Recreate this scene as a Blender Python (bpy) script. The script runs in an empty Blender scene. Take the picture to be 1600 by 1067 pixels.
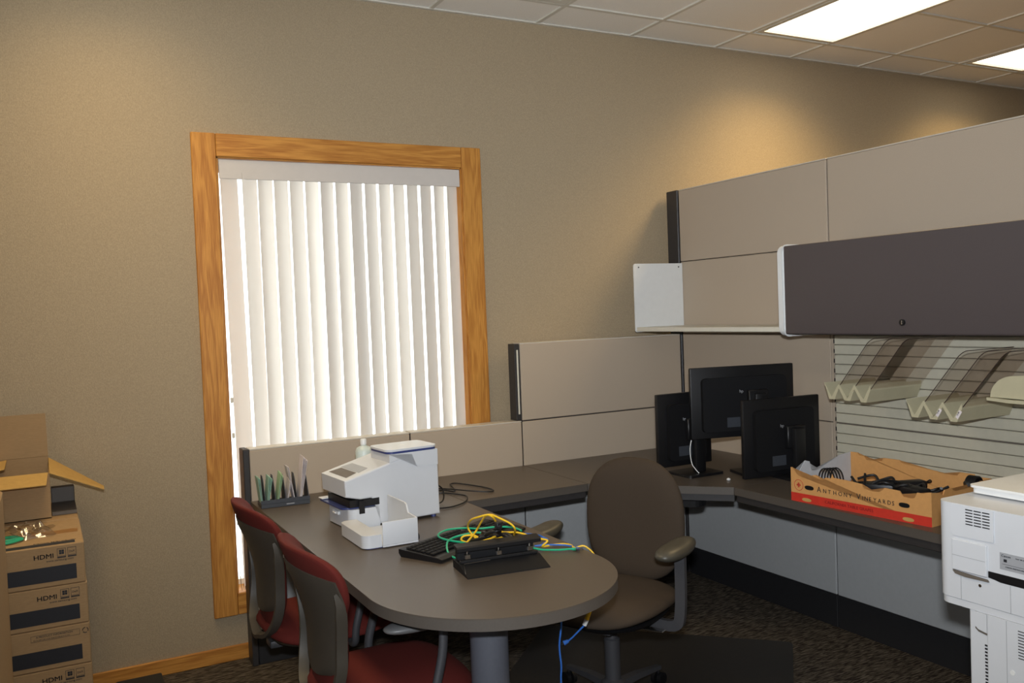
import bpy, bmesh, math, random
from mathutils import Vector, Matrix
R = math.radians
rnd = random.Random(7)
S = bpy.context.scene
C = S.collection
V = Vector

# ------------------------------------------------------------------ camera
cam_d = bpy.data.cameras.new('camera'); cam = bpy.data.objects.new('camera', cam_d); C.objects.link(cam)
S.camera = cam
yaw, pitch, roll = 0.488098580, -0.0341650611, -0.0384823351
fw = V((math.sin(yaw)*math.cos(pitch), math.cos(yaw)*math.cos(pitch), math.sin(pitch)))
rt = V((math.cos(yaw), -math.sin(yaw), 0)); up = rt.cross(fw)
r2 = rt*math.cos(roll) + up*math.sin(roll); u2 = -rt*math.sin(roll) + up*math.cos(roll)
cam.matrix_world = Matrix(((r2.x, u2.x, -fw.x, 0), (r2.y, u2.y, -fw.y, 0), (r2.z, u2.z, -fw.z, 1.53), (0, 0, 0, 1)))
cam_d.sensor_width = 36; cam_d.lens = 36*1388.15/1600; cam_d.clip_start = .05

# ------------------------------------------------------------------ world / light / exposure
W = bpy.data.worlds.new('world'); S.world = W; W.use_nodes = True
bg = W.node_tree.nodes['Background']; bg.inputs[0].default_value = (.93, .97, 1, 1); bg.inputs[1].default_value = 3.6
S.view_settings.view_transform = 'Standard'; S.view_settings.look = 'None'
S.view_settings.gamma = 1; S.view_settings.use_curve_mapping = False
S.view_settings.exposure = 0.0

def area(name, loc, rot, sx, sy, power, col, spread=180):
    l = bpy.data.lights.new(name, 'AREA'); l.shape = 'RECTANGLE'; l.size = sx; l.size_y = sy
    l.energy = power; l.color = col; l.spread = R(spread)
    o = bpy.data.objects.new(name, l); C.objects.link(o); o.location = loc; o.rotation_euler = rot
    return o
# the photographer's flash just above the lens (neutral-cool), the key light of the near side
fl_ = area('camera_flash', cam.matrix_world.translation + u2*.14, (0, 0, 0), .08, .05, 39, (.95, 1.0, 1.06), 108)
fl_.rotation_euler = (fw + u2*.20 + r2*.12).to_track_quat('-Z', 'Y').to_euler()
# weak cool fill light added at the unseen left wall, which has no window
area('left_fill_light', (-2.95, .3, 1.45), (0, R(-90), 0), 1.3, 2.6, 16, (.80, .90, 1.0))
LAMP_W = 30; LAMP_COL = (1.0, .70, .30); LAMP_SPREAD = 128
LAMPS = [(-.03, 2.61), (3.66, 2.58), (5.49, 2.58), (-.03, -.44), (3.66, -.44)]

# ------------------------------------------------------------------ materials
def mat(name, col, rough=.6, metal=0, noise=0, nscale=20, bump=0, bscale=200, stretch=None, spec=.5, col2=None, coat=0):
    m = bpy.data.materials.new(name); m.use_nodes = True; nt = m.node_tree; N = nt.nodes; L = nt.links
    b = N['Principled BSDF']; b.inputs['Base Color'].default_value = (*col, 1)
    b.inputs['Roughness'].default_value = rough; b.inputs['Metallic'].default_value = metal
    b.inputs['Specular IOR Level'].default_value = spec
    if coat: b.inputs['Coat Weight'].default_value = coat
    tc = N.new('ShaderNodeTexCoord'); mp = N.new('ShaderNodeMapping'); L.new(tc.outputs['Object'], mp.inputs[0])
    if stretch: mp.inputs['Scale'].default_value = stretch
    if noise or col2:
        n = N.new('ShaderNodeTexNoise'); n.inputs['Scale'].default_value = nscale; n.inputs['Detail'].default_value = 5
        L.new(mp.outputs[0], n.inputs['Vector'])
        r = N.new('ShaderNodeValToRGB'); L.new(n.outputs[0], r.inputs[0])
        c2 = col2 or tuple(c*(1-noise) for c in col); c1 = col if col2 else tuple(min(1, c*(1+noise*.6)) for c in col)
        r.color_ramp.elements[0].position = .3; r.color_ramp.elements[0].color = (*c2, 1)
        r.color_ramp.elements[1].position = .7; r.color_ramp.elements[1].color = (*c1, 1)
        L.new(r.outputs[0], b.inputs['Base Color'])
    if bump:
        n2 = N.new('ShaderNodeTexNoise'); n2.inputs['Scale'].default_value = bscale; n2.inputs['Detail'].default_value = 3
        L.new(mp.outputs[0], n2.inputs['Vector'])
        bp = N.new('ShaderNodeBump'); bp.inputs['Strength'].default_value = bump; bp.inputs['Distance'].default_value = .002
        L.new(n2.outputs[0], bp.inputs['Height']); L.new(bp.outputs[0], b.inputs['Normal'])
    return m

M = {}
M['wall'] = mat('woven wallcovering', (.395, .312, .204), .85, noise=.17, nscale=260, bump=.8, bscale=300, stretch=(1, 1, .55), spec=.2)
M['ceiling'] = mat('mineral ceiling tile', (.90, .87, .81), .9, noise=.04, nscale=160, bump=.3, bscale=300)
M['grid'] = mat('ceiling grid metal', (.66, .63, .55), .5)
M['fabric'] = mat('panel fabric', (.47, .385, .295), .9, noise=.07, nscale=450, bump=.35, bscale=900, spec=.2)
M['lowpanel'] = mat('grey laminate tile', (.45, .46, .46), .5, noise=.03, nscale=60)
M['darkmetal'] = mat('charcoal metal', (.035, .032, .032), .45, noise=.1, nscale=60)
M['kick'] = mat('kick plate', (.018, .018, .020), .5, noise=.1, nscale=60)
M['trimlight'] = mat('light panel trim', (.55, .50, .42), .5)
M['desk'] = mat('brown laminate', (.090, .072, .056), .38, noise=.10, nscale=500, bump=.12, bscale=900)
M['edge'] = mat('vinyl desk edge', (.085, .073, .062), .45, noise=.06, nscale=200)
M['cabinet'] = mat('cabinet door paint', (.075, .060, .060), .5, noise=.05, nscale=500, bump=.1, bscale=700)
M['cream'] = mat('cream paint', (.68, .65, .55), .42, noise=.02, nscale=30)
M['white'] = mat('white plastic', (.74, .75, .74), .35, noise=.02, nscale=30)
M['slat'] = mat('cream slatwall metal', (.56, .53, .42), .45, noise=.04, nscale=30)
M['tray'] = mat('cream tray plastic', (.50, .46, .31), .5, noise=.04, nscale=30)
M['valance'] = mat('off white valance', (.60, .55, .50), .5, noise=.02, nscale=30)
M['black'] = mat('black plastic', (.005, .005, .006), .45, noise=.1, nscale=80)
M['blackmat'] = mat('matte black plastic', (.006, .006, .007), .65, noise=.1, nscale=80, spec=.25)
M['chrome'] = mat('steel', (.55, .54, .52), .25, metal=1, noise=.05, nscale=80)
M['machine'] = mat('machine white plastic', (.60, .62, .65), .32, noise=.015, nscale=20)
M['navy'] = mat('navy plastic', (.035, .05, .17), .35, noise=.08, nscale=60)
M['burgundy'] = mat('burgundy fabric', (.112, .015, .011), .85, noise=.15, nscale=500, bump=.4, bscale=900, spec=.25)
M['shell'] = mat('taupe chair plastic', (.058, .050, .039), .5, noise=.06, nscale=200, bump=.15, bscale=600)
M['brownfab'] = mat('brown chair fabric', (.055, .040, .028), .9, noise=.12, nscale=500, bump=.4, bscale=900, spec=.2)
M['armpad'] = mat('grey brown arm pad', (.06, .055, .042), .42, noise=.06, nscale=120)
M['greypad'] = mat('grey arm pad', (.12, .12, .12), .42, noise=.06, nscale=120)
M['chairmetal'] = mat('chair base plastic', (.05, .05, .055), .5, noise=.06, nscale=100)
M['kraft'] = mat('kraft cardboard', (.36, .235, .12), .85, noise=.08, nscale=60, bump=.15, bscale=120, stretch=(1, 1, 6), spec=.2)
M['kraft2'] = mat('yellow kraft cardboard', (.50, .31, .10), .85, noise=.07, nscale=60, spec=.2)
M['kraft3'] = mat('crate cardboard', (.58, .30, .105), .75, noise=.06, nscale=60, spec=.25)
M['red'] = mat('red print', (.55, .03, .015), .6, noise=.08, nscale=60)
M['ink'] = mat('black print', (.012, .013, .018), .6, noise=.1, nscale=80)
M['inkred'] = mat('red ink', (.50, .06, .03), .6, noise=.05, nscale=80)
M['inkdred'] = mat('dark red ink', (.22, .01, .01), .6, noise=.05, nscale=80)
M['tape'] = mat('brown packing tape', (.33, .16, .05), .3, noise=.05, nscale=50)
M['crategrey'] = mat('pale grey card', (.52, .54, .56), .8, noise=.05, nscale=40)
M['yellow'] = mat('yellow cable', (.80, .50, .02), .4, noise=.04, nscale=90)
M['green'] = mat('green cable', (.01, .36, .19), .4, noise=.04, nscale=90)
M['blue'] = mat('blue cable', (.03, .14, .50), .4, noise=.04, nscale=90)
M['greypl'] = mat('column grey paint', (.10, .105, .125), .45, noise=.05, nscale=100)
M['paper'] = mat('white paper', (.74, .68, .68), .8, noise=.03, nscale=80)
M['greenpaper'] = mat('pale green paper', (.42, .60, .36), .8, noise=.05, nscale=80)
M['mint'] = mat('mint paper', (.35, .56, .45), .8, noise=.05, nscale=80)
M['label'] = mat('grey rating label', (.33, .34, .36), .4, noise=.03, nscale=80)
M['holder'] = mat('charcoal letter holder', (.04, .045, .055), .5, noise=.08, nscale=80)
M['darkcard'] = mat('dark grey card', (.13, .11, .09), .6, noise=.05, nscale=80)

def wood(name, vertical):
    m = bpy.data.materials.new(name); m.use_nodes = True; nt = m.node_tree; N = nt.nodes; L = nt.links
    b = N['Principled BSDF']; b.inputs['Roughness'].default_value = .5; b.inputs['Specular IOR Level'].default_value = .3
    tc = N.new('ShaderNodeTexCoord'); mp = N.new('ShaderNodeMapping'); L.new(tc.outputs['Object'], mp.inputs[0])
    mp.inputs['Scale'].default_value = (9, 9, .9) if vertical else (.9, 9, 9)
    n = N.new('ShaderNodeTexNoise'); n.inputs['Scale'].default_value = 2.2; n.inputs['Detail'].default_value = 2; n.inputs['Distortion'].default_value = .4
    L.new(mp.outputs[0], n.inputs['Vector'])
    mu = N.new('ShaderNodeMath'); mu.operation = 'MULTIPLY'; mu.inputs[1].default_value = 26; L.new(n.outputs[0], mu.inputs[0])
    sn = N.new('ShaderNodeMath'); sn.operation = 'SINE'; L.new(mu.outputs[0], sn.inputs[0])
    mp2 = N.new('ShaderNodeMapping'); L.new(tc.outputs['Object'], mp2.inputs[0]); mp2.inputs['Scale'].default_value = (90, 90, 3) if vertical else (3, 90, 90)
    n2 = N.new('ShaderNodeTexNoise'); n2.inputs['Scale'].default_value = 4; n2.inputs['Detail'].default_value = 4; L.new(mp2.outputs[0], n2.inputs['Vector'])
    ad = N.new('ShaderNodeMath'); ad.operation = 'MULTIPLY_ADD'; L.new(sn.outputs[0], ad.inputs[0]); ad.inputs[1].default_value = .14; L.new(n2.outputs[0], ad.inputs[2])
    r = N.new('ShaderNodeValToRGB'); L.new(ad.outputs[0], r.inputs[0])
    r.color_ramp.elements[0].position = .25; r.color_ramp.elements[0].color = (.38, .145, .025, 1)
    r.color_ramp.elements[1].position = .75; r.color_ramp.elements[1].color = (.62, .29, .060, 1)
    L.new(r.outputs[0], b.inputs['Base Color'])
    return m
M['oakv'] = wood('oak vertical grain', True); M['oakh'] = wood('oak horizontal grain', False)

def emis(name, col, s):
    m = bpy.data.materials.new(name); m.use_nodes = True; b = m.node_tree.nodes['Principled BSDF']
    b.inputs['Base Color'].default_value = (.8, .8, .8, 1)
    b.inputs['Emission Color'].default_value = (*col, 1); b.inputs['Emission Strength'].default_value = s
    return m
M['lamp'] = emis('lamp diffuser', (1, .93, .78), 3.0)

def clear(name, tint, gl=.08):
    m = bpy.data.materials.new(name); m.use_nodes = True; nt = m.node_tree; N = nt.nodes; L = nt.links
    N.remove(N['Principled BSDF']); out = N['Material Output']
    t = N.new('ShaderNodeBsdfTransparent'); t.inputs[0].default_value = (*tint, 1)
    g = N.new('ShaderNodeBsdfGlossy'); g.inputs['Roughness'].default_value = .08
    mx = N.new('ShaderNodeMixShader'); mx.inputs[0].default_value = gl
    L.new(t.outputs[0], mx.inputs[1]); L.new(g.outputs[0], mx.inputs[2]); L.new(mx.outputs[0], out.inputs[0])
    return m
M['glass'] = clear('window glass', (.95, .97, .96), .04)
M['acrylic'] = clear('smoky clear acrylic', (.94, .915, .90), .05)
M['acryledge'] = mat('acrylic edge', (.05, .03, .025), .3, noise=.1, nscale=50)
M['bag'] = clear('clear plastic bag', (.86, .86, .86), .16)

def pvc():
    m = bpy.data.materials.new('blind pvc'); m.use_nodes = True; nt = m.node_tree; N = nt.nodes; L = nt.links
    b = N['Principled BSDF']; out = N['Material Output']; b.inputs['Roughness'].default_value = .5
    b.inputs['Base Color'].default_value = (.72, .68, .64, 1)
    t = N.new('ShaderNodeBsdfTranslucent'); t.inputs[0].default_value = (.85, .76, .66, 1)
    tc = N.new('ShaderNodeTexCoord'); n = N.new('ShaderNodeTexNoise'); n.inputs['Scale'].default_value = 300
    L.new(tc.outputs['Object'], n.inputs['Vector']); bp = N.new('ShaderNodeBump'); bp.inputs['Strength'].default_value = .1
    L.new(n.outputs[0], bp.inputs['Height']); L.new(bp.outputs[0], b.inputs['Normal'])
    mx = N.new('ShaderNodeMixShader'); mx.inputs[0].default_value = .13
    L.new(b.outputs[0], mx.inputs[1]); L.new(t.outputs[0], mx.inputs[2]); L.new(mx.outputs[0], out.inputs[0])
    return m
M['pvc'] = pvc()

def carpet():
    m = bpy.data.materials.new('carpet'); m.use_nodes = True; nt = m.node_tree; N = nt.nodes; L = nt.links
    b = N['Principled BSDF']; b.inputs['Roughness'].default_value = .95; b.inputs['Specular IOR Level'].default_value = .1
    tc = N.new('ShaderNodeTexCoord'); mp = N.new('ShaderNodeMapping'); L.new(tc.outputs['Object'], mp.inputs[0])
    mp.inputs['Rotation'].default_value = (0, 0, R(-28)); mp.inputs['Scale'].default_value = (1, 7, 1)
    n = N.new('ShaderNodeTexNoise'); n.inputs['Scale'].default_value = 22; n.inputs['Detail'].default_value = 6; n.inputs['Distortion'].default_value = .6
    L.new(mp.outputs[0], n.inputs['Vector'])
    r = N.new('ShaderNodeValToRGB'); L.new(n.outputs[0], r.inputs[0])
    r.color_ramp.elements[0].position = .42; r.color_ramp.elements[0].color = (.030, .023, .018, 1)
    r.color_ramp.elements[1].position = .64; r.color_ramp.elements[1].color = (.17, .14, .105, 1)
    L.new(r.outputs[0], b.inputs['Base Color'])
    n2 = N.new('ShaderNodeTexNoise'); n2.inputs['Scale'].default_value = 350; L.new(tc.outputs['Object'], n2.inputs['Vector'])
    bp = N.new('ShaderNodeBump'); bp.inputs['Strength'].default_value = .8; bp.inputs['Distance'].default_value = .004
    L.new(n2.outputs[0], bp.inputs['Height']); L.new(bp.outputs[0], b.inputs['Normal'])
    return m
M['carpet'] = carpet()

# ------------------------------------------------------------------ helpers
def link(name, me, parent=None):
    o = bpy.data.objects.new(name, me); C.objects.link(o)
    if parent: o.parent = parent
    return o
def thing(name, label, cat, loc=(0, 0, 0), rz=0, group=None):
    o = bpy.data.objects.new(name, None); C.objects.link(o); o.location = loc; o.rotation_euler = (0, 0, rz)
    o.empty_display_size = .05
    o['label'] = label; o['category'] = cat
    if group: o['group'] = group
    return o
def struct(name, loc=(0, 0, 0)):
    o = bpy.data.objects.new(name, None); C.objects.link(o); o.location = loc; o['kind'] = 'structure'; return o
def tag(o, label, cat, group=None):
    o['label'] = label; o['category'] = cat
    if group: o['group'] = group
    return o
def org(parent):
    v = V((0, 0, 0)); rz = 0
    ch = []
    while parent: ch.append(parent); parent = parent.parent
    return ch
def part(name, bm, m, parent=None, world=False, smooth=False, sharp=40):
    """link a bmesh as ONE mesh; world=True: its vertices are in world coordinates"""
    if world and parent:
        mw = Matrix.Identity(4)
        for p in reversed(org(parent)):
            mw = mw @ Matrix.LocRotScale(p.location, p.rotation_euler, p.scale)
        bmesh.ops.transform(bm, matrix=mw.inverted(), verts=bm.verts)
    bmesh.ops.recalc_face_normals(bm, faces=bm.faces)
    me = bpy.data.meshes.new(name); bm.to_mesh(me); bm.free()
    ms = m if isinstance(m, (list, tuple)) else [m]
    for q in ms: me.materials.append(q)
    if smooth:
        for p in me.polygons: p.use_smooth = True
        me.set_sharp_from_angle(angle=R(sharp))
    return link(name, me, parent)
def solo(name, bm, m, label, cat, group=None, smooth=False):
    """thing of one mesh, origin at its base centre; vertices in world coordinates"""
    xs = [v.co for v in bm.verts]
    o = V(((min(c.x for c in xs)+max(c.x for c in xs))/2, (min(c.y for c in xs)+max(c.y for c in xs))/2, min(c.z for c in xs)))
    bmesh.ops.translate(bm, vec=-o, verts=bm.verts)
    ob = part(name, bm, m, None, smooth=smooth); ob.location = o
    return tag(ob, label, cat, group)
def B(): return bmesh.new()
def box(bm, a, b, bev=0, seg=2, mtx=None):
    g = bmesh.ops.create_cube(bm, size=1); vs = g['verts']
    a, b = V(a), V(b); c = (a+b)/2; s = b-a
    for v in vs: v.co = V((v.co.x*s.x, v.co.y*s.y, v.co.z*s.z)) + c
    if bev:
        es = list({e for v in vs for e in v.link_edges})
        r = bmesh.ops.bevel(bm, geom=es, offset=bev, segments=seg, affect='EDGES', profile=.5)
        vs = list({v for f in r['faces'] for v in f.verts} | {v for v in vs if v.is_valid})
    if mtx: bmesh.ops.transform(bm, matrix=mtx, verts=vs)
    return vs
def prism(bm, pts, axis, a, b, mtx=None):
    """polygon pts (2D) extruded along axis from a to b. axis x: (y,z); y: (x,z); z: (x,y)"""
    def p3(p, t):
        return V((t, p[0], p[1])) if axis == 'x' else V((p[0], t, p[1])) if axis == 'y' else V((p[0], p[1], t))
    v0 = [bm.verts.new(p3(p, a)) for p in pts]; v1 = [bm.verts.new(p3(p, b)) for p in pts]
    n = len(pts)
    f0 = bm.faces.new(v0); f1 = bm.faces.new(v1[::-1])
    for i in range(n): bm.faces.new((v0[i], v1[i], v1[(i+1) % n], v0[(i+1) % n]))
    if n > 4: bmesh.ops.triangulate(bm, faces=[f0, f1])
    if mtx: bmesh.ops.transform(bm, matrix=mtx, verts=v0+v1)
    return v0+v1
def rpoly(x0, y0, x1, y1, r, n=5, corners=(1, 1, 1, 1)):
    """rounded rectangle, corners order: x0y0, x1y0, x1y1, x0y1"""
    out = []
    for (cx, cy, a0, k, px, py) in ((x0+r, y0+r, 180, 0, x0, y0), (x1-r, y0+r, 270, 1, x1, y0), (x1-r, y1-r, 0, 2, x1, y1), (x0+r, y1-r, 90, 3, x0, y1)):
        if corners[k]:
            for i in range(n+1):
                t = R(a0+90*i/n); out.append((cx+r*math.cos(t), cy+r*math.sin(t)))
        else: out.append((px, py))
    return out
def cyl(bm, p, q, r0, r1=None, n=16, caps=True):
    p, q = V(p), V(q); r1 = r0 if r1 is None else r1
    d = (q-p).normalized(); a = d.orthogonal().normalized(); b = d.cross(a)
    A = [bm.verts.new(p+(a*math.cos(2*math.pi*i/n)+b*math.sin(2*math.pi*i/n))*r0) for i in range(n)]
    D = [bm.verts.new(q+(a*math.cos(2*math.pi*i/n)+b*math.sin(2*math.pi*i/n))*r1) for i in range(n)]
    for i in range(n): bm.faces.new((A[i], A[(i+1) % n], D[(i+1) % n], D[i]))
    if caps: bm.faces.new(A[::-1]); bm.faces.new(D)
def spline(pts, k=6):
    P = [V(p) for p in pts]; out = []
    for i in range(len(P)-1):
        p0 = P[max(0, i-1)]; p1 = P[i]; p2 = P[i+1]; p3 = P[min(len(P)-1, i+2)]
        for j in range(k):
            t = j/k
            out.append(.5*((2*p1)+(-p0+p2)*t+(2*p0-5*p1+4*p2-p3)*t*t+(-p0+3*p1-3*p2+p3)*t**3))
    out.append(P[-1]); return out
def sweep(bm, pts, prof, upv=None, caps=True, scale=None):
    """profile (list of (a,b)) swept along pts; a along side, b along up"""
    n = len(pts); rings = []; prev = None
    for i, p in enumerate(pts):
        t = (pts[min(i+1, n-1)]-pts[max(i-1, 0)]).normalized()
        if upv is not None: s = t.cross(V(upv)).normalized()
        elif prev is None: s = t.orthogonal().normalized()
        else: s = (prev - t*prev.dot(t)).normalized()
        prev = s; u = s.cross(t).normalized(); k = scale[i] if scale else 1
        rings.append([bm.verts.new(p + s*a*k + u*b*k) for a, b in prof])
    m = len(prof)
    for i in range(n-1):
        for j in range(m): bm.faces.new((rings[i][j], rings[i][(j+1) % m], rings[i+1][(j+1) % m], rings[i+1][j]))
    if caps: bm.faces.new(rings[0][::-1]); bm.faces.new(rings[-1])
def circ(r, n=8, ry=None): return [(r*math.cos(2*math.pi*i/n), (ry or r)*math.sin(2*math.pi*i/n)) for i in range(n)]
def tube(bm, pts, r, n=8, k=6): sweep(bm, spline(pts, k) if k else [V(p) for p in pts], circ(r, n))
def lathe(bm, prof, c=(0, 0, 0), n=24):
    c = V(c); rings = []
    for r, z in prof:
        if r < 1e-5: rings.append([bm.verts.new(c+V((0, 0, z)))])
        else: rings.append([bm.verts.new(c+V((r*math.cos(2*math.pi*i/n), r*math.sin(2*math.pi*i/n), z))) for i in range(n)])
    for a, b in zip(rings, rings[1:]):
        for i in range(n):
            j = (i+1) % n
            if len(a) == 1: bm.faces.new((a[0], b[i], b[j]))
            elif len(b) == 1: bm.faces.new((a[i], b[0], a[j]))
            else: bm.faces.new((a[i], b[i], b[j], a[j]))
def cushion(bm, outline, frame, tf, tb, rings=9, pw=.5):
    """closed pad: outline = closed list of (a,b); frame(a,b,c) -> xyz; front/back thickness tf,tb"""
    ca = sum(p[0] for p in outline)/len(outline); cb = sum(p[1] for p in outline)/len(outline)
    n = len(outline); sheets = []
    for T in (tf, -tb):
        rs = []
        for k in range(rings):
            r = math.sin(math.pi/2*(k+1)/rings) if k < rings-1 else 1
            h = T*max(0, 1-r**4)**pw
            if k == rings-1 and sheets: rs.append(sheets[0][-1]); continue
            rs.append([bm.verts.new(frame(ca+(a-ca)*r, cb+(b-cb)*r, h)) for a, b in outline])
        c0 = bm.verts.new(frame(ca, cb, T)); sheets.append(rs)
        for i in range(n):
            j = (i+1) % n; bm.faces.new((c0, rs[0][i], rs[0][j]) if T > 0 else (c0, rs[0][j], rs[0][i]))
            for k in range(rings-1):
                q = (rs[k][i], rs[k+1][i], rs[k+1][j], rs[k][j]); bm.faces.new(q if T > 0 else q[::-1])
def supell(a, b, e=2.6, n=32, c=(0, 0)):
    out = []
    for i in range(n):
        t = 2*math.pi*i/n; x, y = math.cos(t), math.sin(t)
        out.append((c[0]+a*math.copysign(abs(x)**(2/e), x), c[1]+b*math.copysign(abs(y)**(2/e), y)))
    return out
_tx = {}
def text_bm(s, size, mtx, ext=.0004, align='LEFT', sx=1.0, bold=0):
    cu = bpy.data.curves.new('t', 'FONT'); cu.body = s; cu.size = size; cu.extrude = ext; cu.align_x = align; cu.offset = bold
    cu.resolution_u = 3
    o = bpy.data.objects.new('t', cu); C.objects.link(o)
    dg = bpy.context.evaluated_depsgraph_get(); me = bpy.data.meshes.new_from_object(o.evaluated_get(dg))
    bm = B(); bm.from_mesh(me); bpy.data.meshes.remove(me); bpy.data.objects.remove(o); bpy.data.curves.remove(cu)
    for v in bm.verts: v.co.x *= sx
    bmesh.ops.transform(bm, matrix=mtx, verts=bm.verts)
    return bm
def face_mtx(o, xdir, ydir):
    x = V(xdir).normalized(); y = V(ydir).normalized(); z = x.cross(y)
    m = Matrix.Identity(4)
    for i in range(3): m[i][0] = x[i]; m[i][1] = y[i]; m[i][2] = z[i]; m[i][3] = o[i]
    return m

# ================================================================== SETTING
WY = 4.13; X0, X1, Y0 = -3.0, 8.6, -4.0; CZ = 3.05
fl = B(); box(fl, (X0, Y0, -.05), (X1, WY+.2, 0)); o = part('floor', fl, M['carpet']); o['kind'] = 'structure'
wx0, wx1, wz0, wz1 = .728, 1.940, .290, 2.275
w = B()
box(w, (X0, WY, 0), (wx0, WY+.2, CZ)); box(w, (wx1, WY, 0), (X1, WY+.2, CZ))
box(w, (wx0, WY, 0), (wx1, WY+.2, wz0)); box(w, (wx0, WY, wz1), (wx1, WY+.2, CZ))
o = part('wall_back', w, M['wall']); o['kind'] = 'structure'
for nm, a, b in (('wall_left', (X0-.1, Y0, 0), (X0, WY+.2, CZ)), ('wall_right', (X1, Y0, 0), (X1+.1, WY+.2, CZ)), ('wall_front', (X0, Y0-.1, 0), (X1, Y0, CZ))):
    w = B(); box(w, a, b); o = part(nm, w, M['wall']); o['kind'] = 'structure'
# ceiling: slab above, T-bar grid, single tiles
ceil = struct('ceiling', (0, 0, CZ))
w = B(); box(w, (X0-.1, Y0-.1, CZ+.12), (X1+.1, WY+.2, CZ+.2)); part('slab', w, M['ceiling'], ceil, world=True)
gx = [1.80+.61*k for k in range(-8, 12) if X0 < 1.80+.61*k < X1]; gy = [3.83-.61*k for k in range(0, 13) if 3.83-.61*k > Y0]
w = B()
for x in gx: box(w, (x-.011, Y0, CZ-.002), (x+.011, WY, CZ+.006))
ex_ = [X0]+gx+[X1]
for y in gy:
    for xa, xb in zip(ex_, ex_[1:]):
        if any(lx-.1 < (xa+xb)/2 < lx+.62 and ly+.05 < y < ly+1.17 for lx, ly in LAMPS): continue
        box(w, (xa+.0112, y-.011, CZ-.002), (xb-.0112, y+.011, CZ+.006))
box(w, (X0, WY-.02, CZ-.004), (X1, WY, CZ+.004))
part('grid', w, M['grid'], ceil, world=True)
def lampcell(x, y):
    for lx, ly in LAMPS:
        if lx-.1 < x < lx+.62 and ly-.1 < y < ly+1.25: return True
    return 1.80 < x < 2.41 and 3.22 < y < 3.83
tile_me = {}
xs = [X0]+gx+[X1]; ys = [WY]+gy+[Y0]
for i in range(len(xs)-1):
    for j in range(len(ys)-1):
        cx, cy = (xs[i]+xs[i+1])/2, (ys[j]+ys[j+1])/2
        if lampcell(cx, cy): continue
        dx, dy = round(xs[i+1]-xs[i], 3), round(ys[j]-ys[j+1], 3)
        if (dx, dy) not in tile_me:
            b_ = B(); box(b_, (-dx/2+.001, -dy/2+.001, 0), (dx/2-.001, dy/2-.001, .015)); t = part('ceiling_tile', b_, M['ceiling'], ceil)
            tile_me[(dx, dy)] = t.data
        else: t = link('ceiling_tile', tile_me[(dx, dy)], ceil)
        t.location = (cx, cy, .006)
# recessed ceiling lights
for k, (lx, ly) in enumerate(LAMPS):
    lab = ['white recessed troffer outside the frame above the box stack', 'large glowing rectangular ceiling light nearest the back wall, fully bright',
           'smaller glowing ceiling light cut by the right edge of the picture', 'ceiling light behind the camera on the left', 'ceiling light behind the camera on the right'][k]
    t = thing('ceiling_light', lab, 'light', (lx+.295, ly+.61, CZ), 0, 'recessed ceiling lights')
    b_ = B()
    for (a, b) in (((-.305, -.605, -.003), (-.275, .605, .06)), ((.275, -.605, -.003), (.305, .605, .06)), ((-.275, -.605, -.003), (.275, -.580, .06)), ((-.275, .580, -.003), (.275, .605, .06))): box(b_, a, b)
    box(b_, (-.305, -.605, .06), (.305, .605, .075))
    part('frame', b_, M['grid'], t)
    b_ = B(); box(b_, (-.274, -.579, .012), (.274, .579, .018)); part('diffuser', b_, M['lamp'], t)
    area('ceiling_lamp', (lx+.295, ly+.61, CZ+.009), (0, 0, 0), .53, 1.14, LAMP_W*(.36, 1, 1, .3, 1)[k], LAMP_COL, LAMP_SPREAD)
# air vent in the ceiling
t = thing('ceiling_vent', 'small grey louvred air vent in the ceiling at the top edge', 'vent', (2.105, 3.525, CZ))
b_ = B()
for (a, b) in (((-.29, -.29, -.002), (.29, -.245, .01)), ((-.29, .245, -.002), (.29, .29, .01)), ((-.29, -.245, -.002), (-.245, .245, .01)), ((.245, -.245, -.002), (.29, .245, .01))): box(b_, a, b)
part('frame', b_, M['grid'], t)
b_ = B(); box(b_, (-.245, -.245, .03), (.245, .245, .035)); part('backing', b_, M['darkmetal'], t)
for i in range(8):
    b_ = B(); box(b_, (-.245, -.028, -.0015), (.245, .028, .0015), mtx=Matrix.Translation((0, -.21+i*.06, .014)) @ Matrix.Rotation(R(35), 4, 'X')); part('slat', b_, M['grid'], t)

# window with oak casing
win = struct('window_1', (1.334, WY, .2))
def casing(a, b, m): b_ = B(); box(b_, a, b, .003, 1); part('casing', b_, m, win, world=True)
casing((.627, WY-.020, .206), (.731, WY, 2.370), M['oakv'])
casing((1.934, WY-.020, .206), (2.040, WY, 2.370), M['oakv'])
casing((.7325, WY-.018, 2.268), (1.9325, WY, 2.370), M['oakh'])
casing((.7325, WY-.018, .206), (1.9325, WY, .304), M['oakh'])
for a, b, m in (((.728, WY-.004, .3), (.740, WY+.15, 2.27), 'oakv'), ((1.928, WY-.004, .3), (1.940, WY+.15, 2.27), 'oakv'), ((.728, WY-.004, 2.262), (1.940, WY+.15, 2.275), 'oakh'), ((.728, WY-.004, .290), (1.940, WY+.15, .304), 'oakh')):
    b_ = B(); box(b_, a, b); part('jamb', b_, M[m], win, world=True)
b_ = B()
for a, b in (((.740, WY+.12, .304), (.755, WY+.16, 2.262)), ((1.913, WY+.12, .304), (1.928, WY+.16, 2.262)), ((.755, WY+.12, 2.237), (1.913, WY+.16, 2.262)), ((.755, WY+.12, .304), (1.913, WY+.16, .329))): box(b_, a, b)
part('sash', b_, M['cream'], win, world=True)
b_ = B(); box(b_, (.755, WY+.138, .329), (1.913, WY+.142, 2.237)); part('pane', b_, M['glass'], win, world=True)

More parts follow.
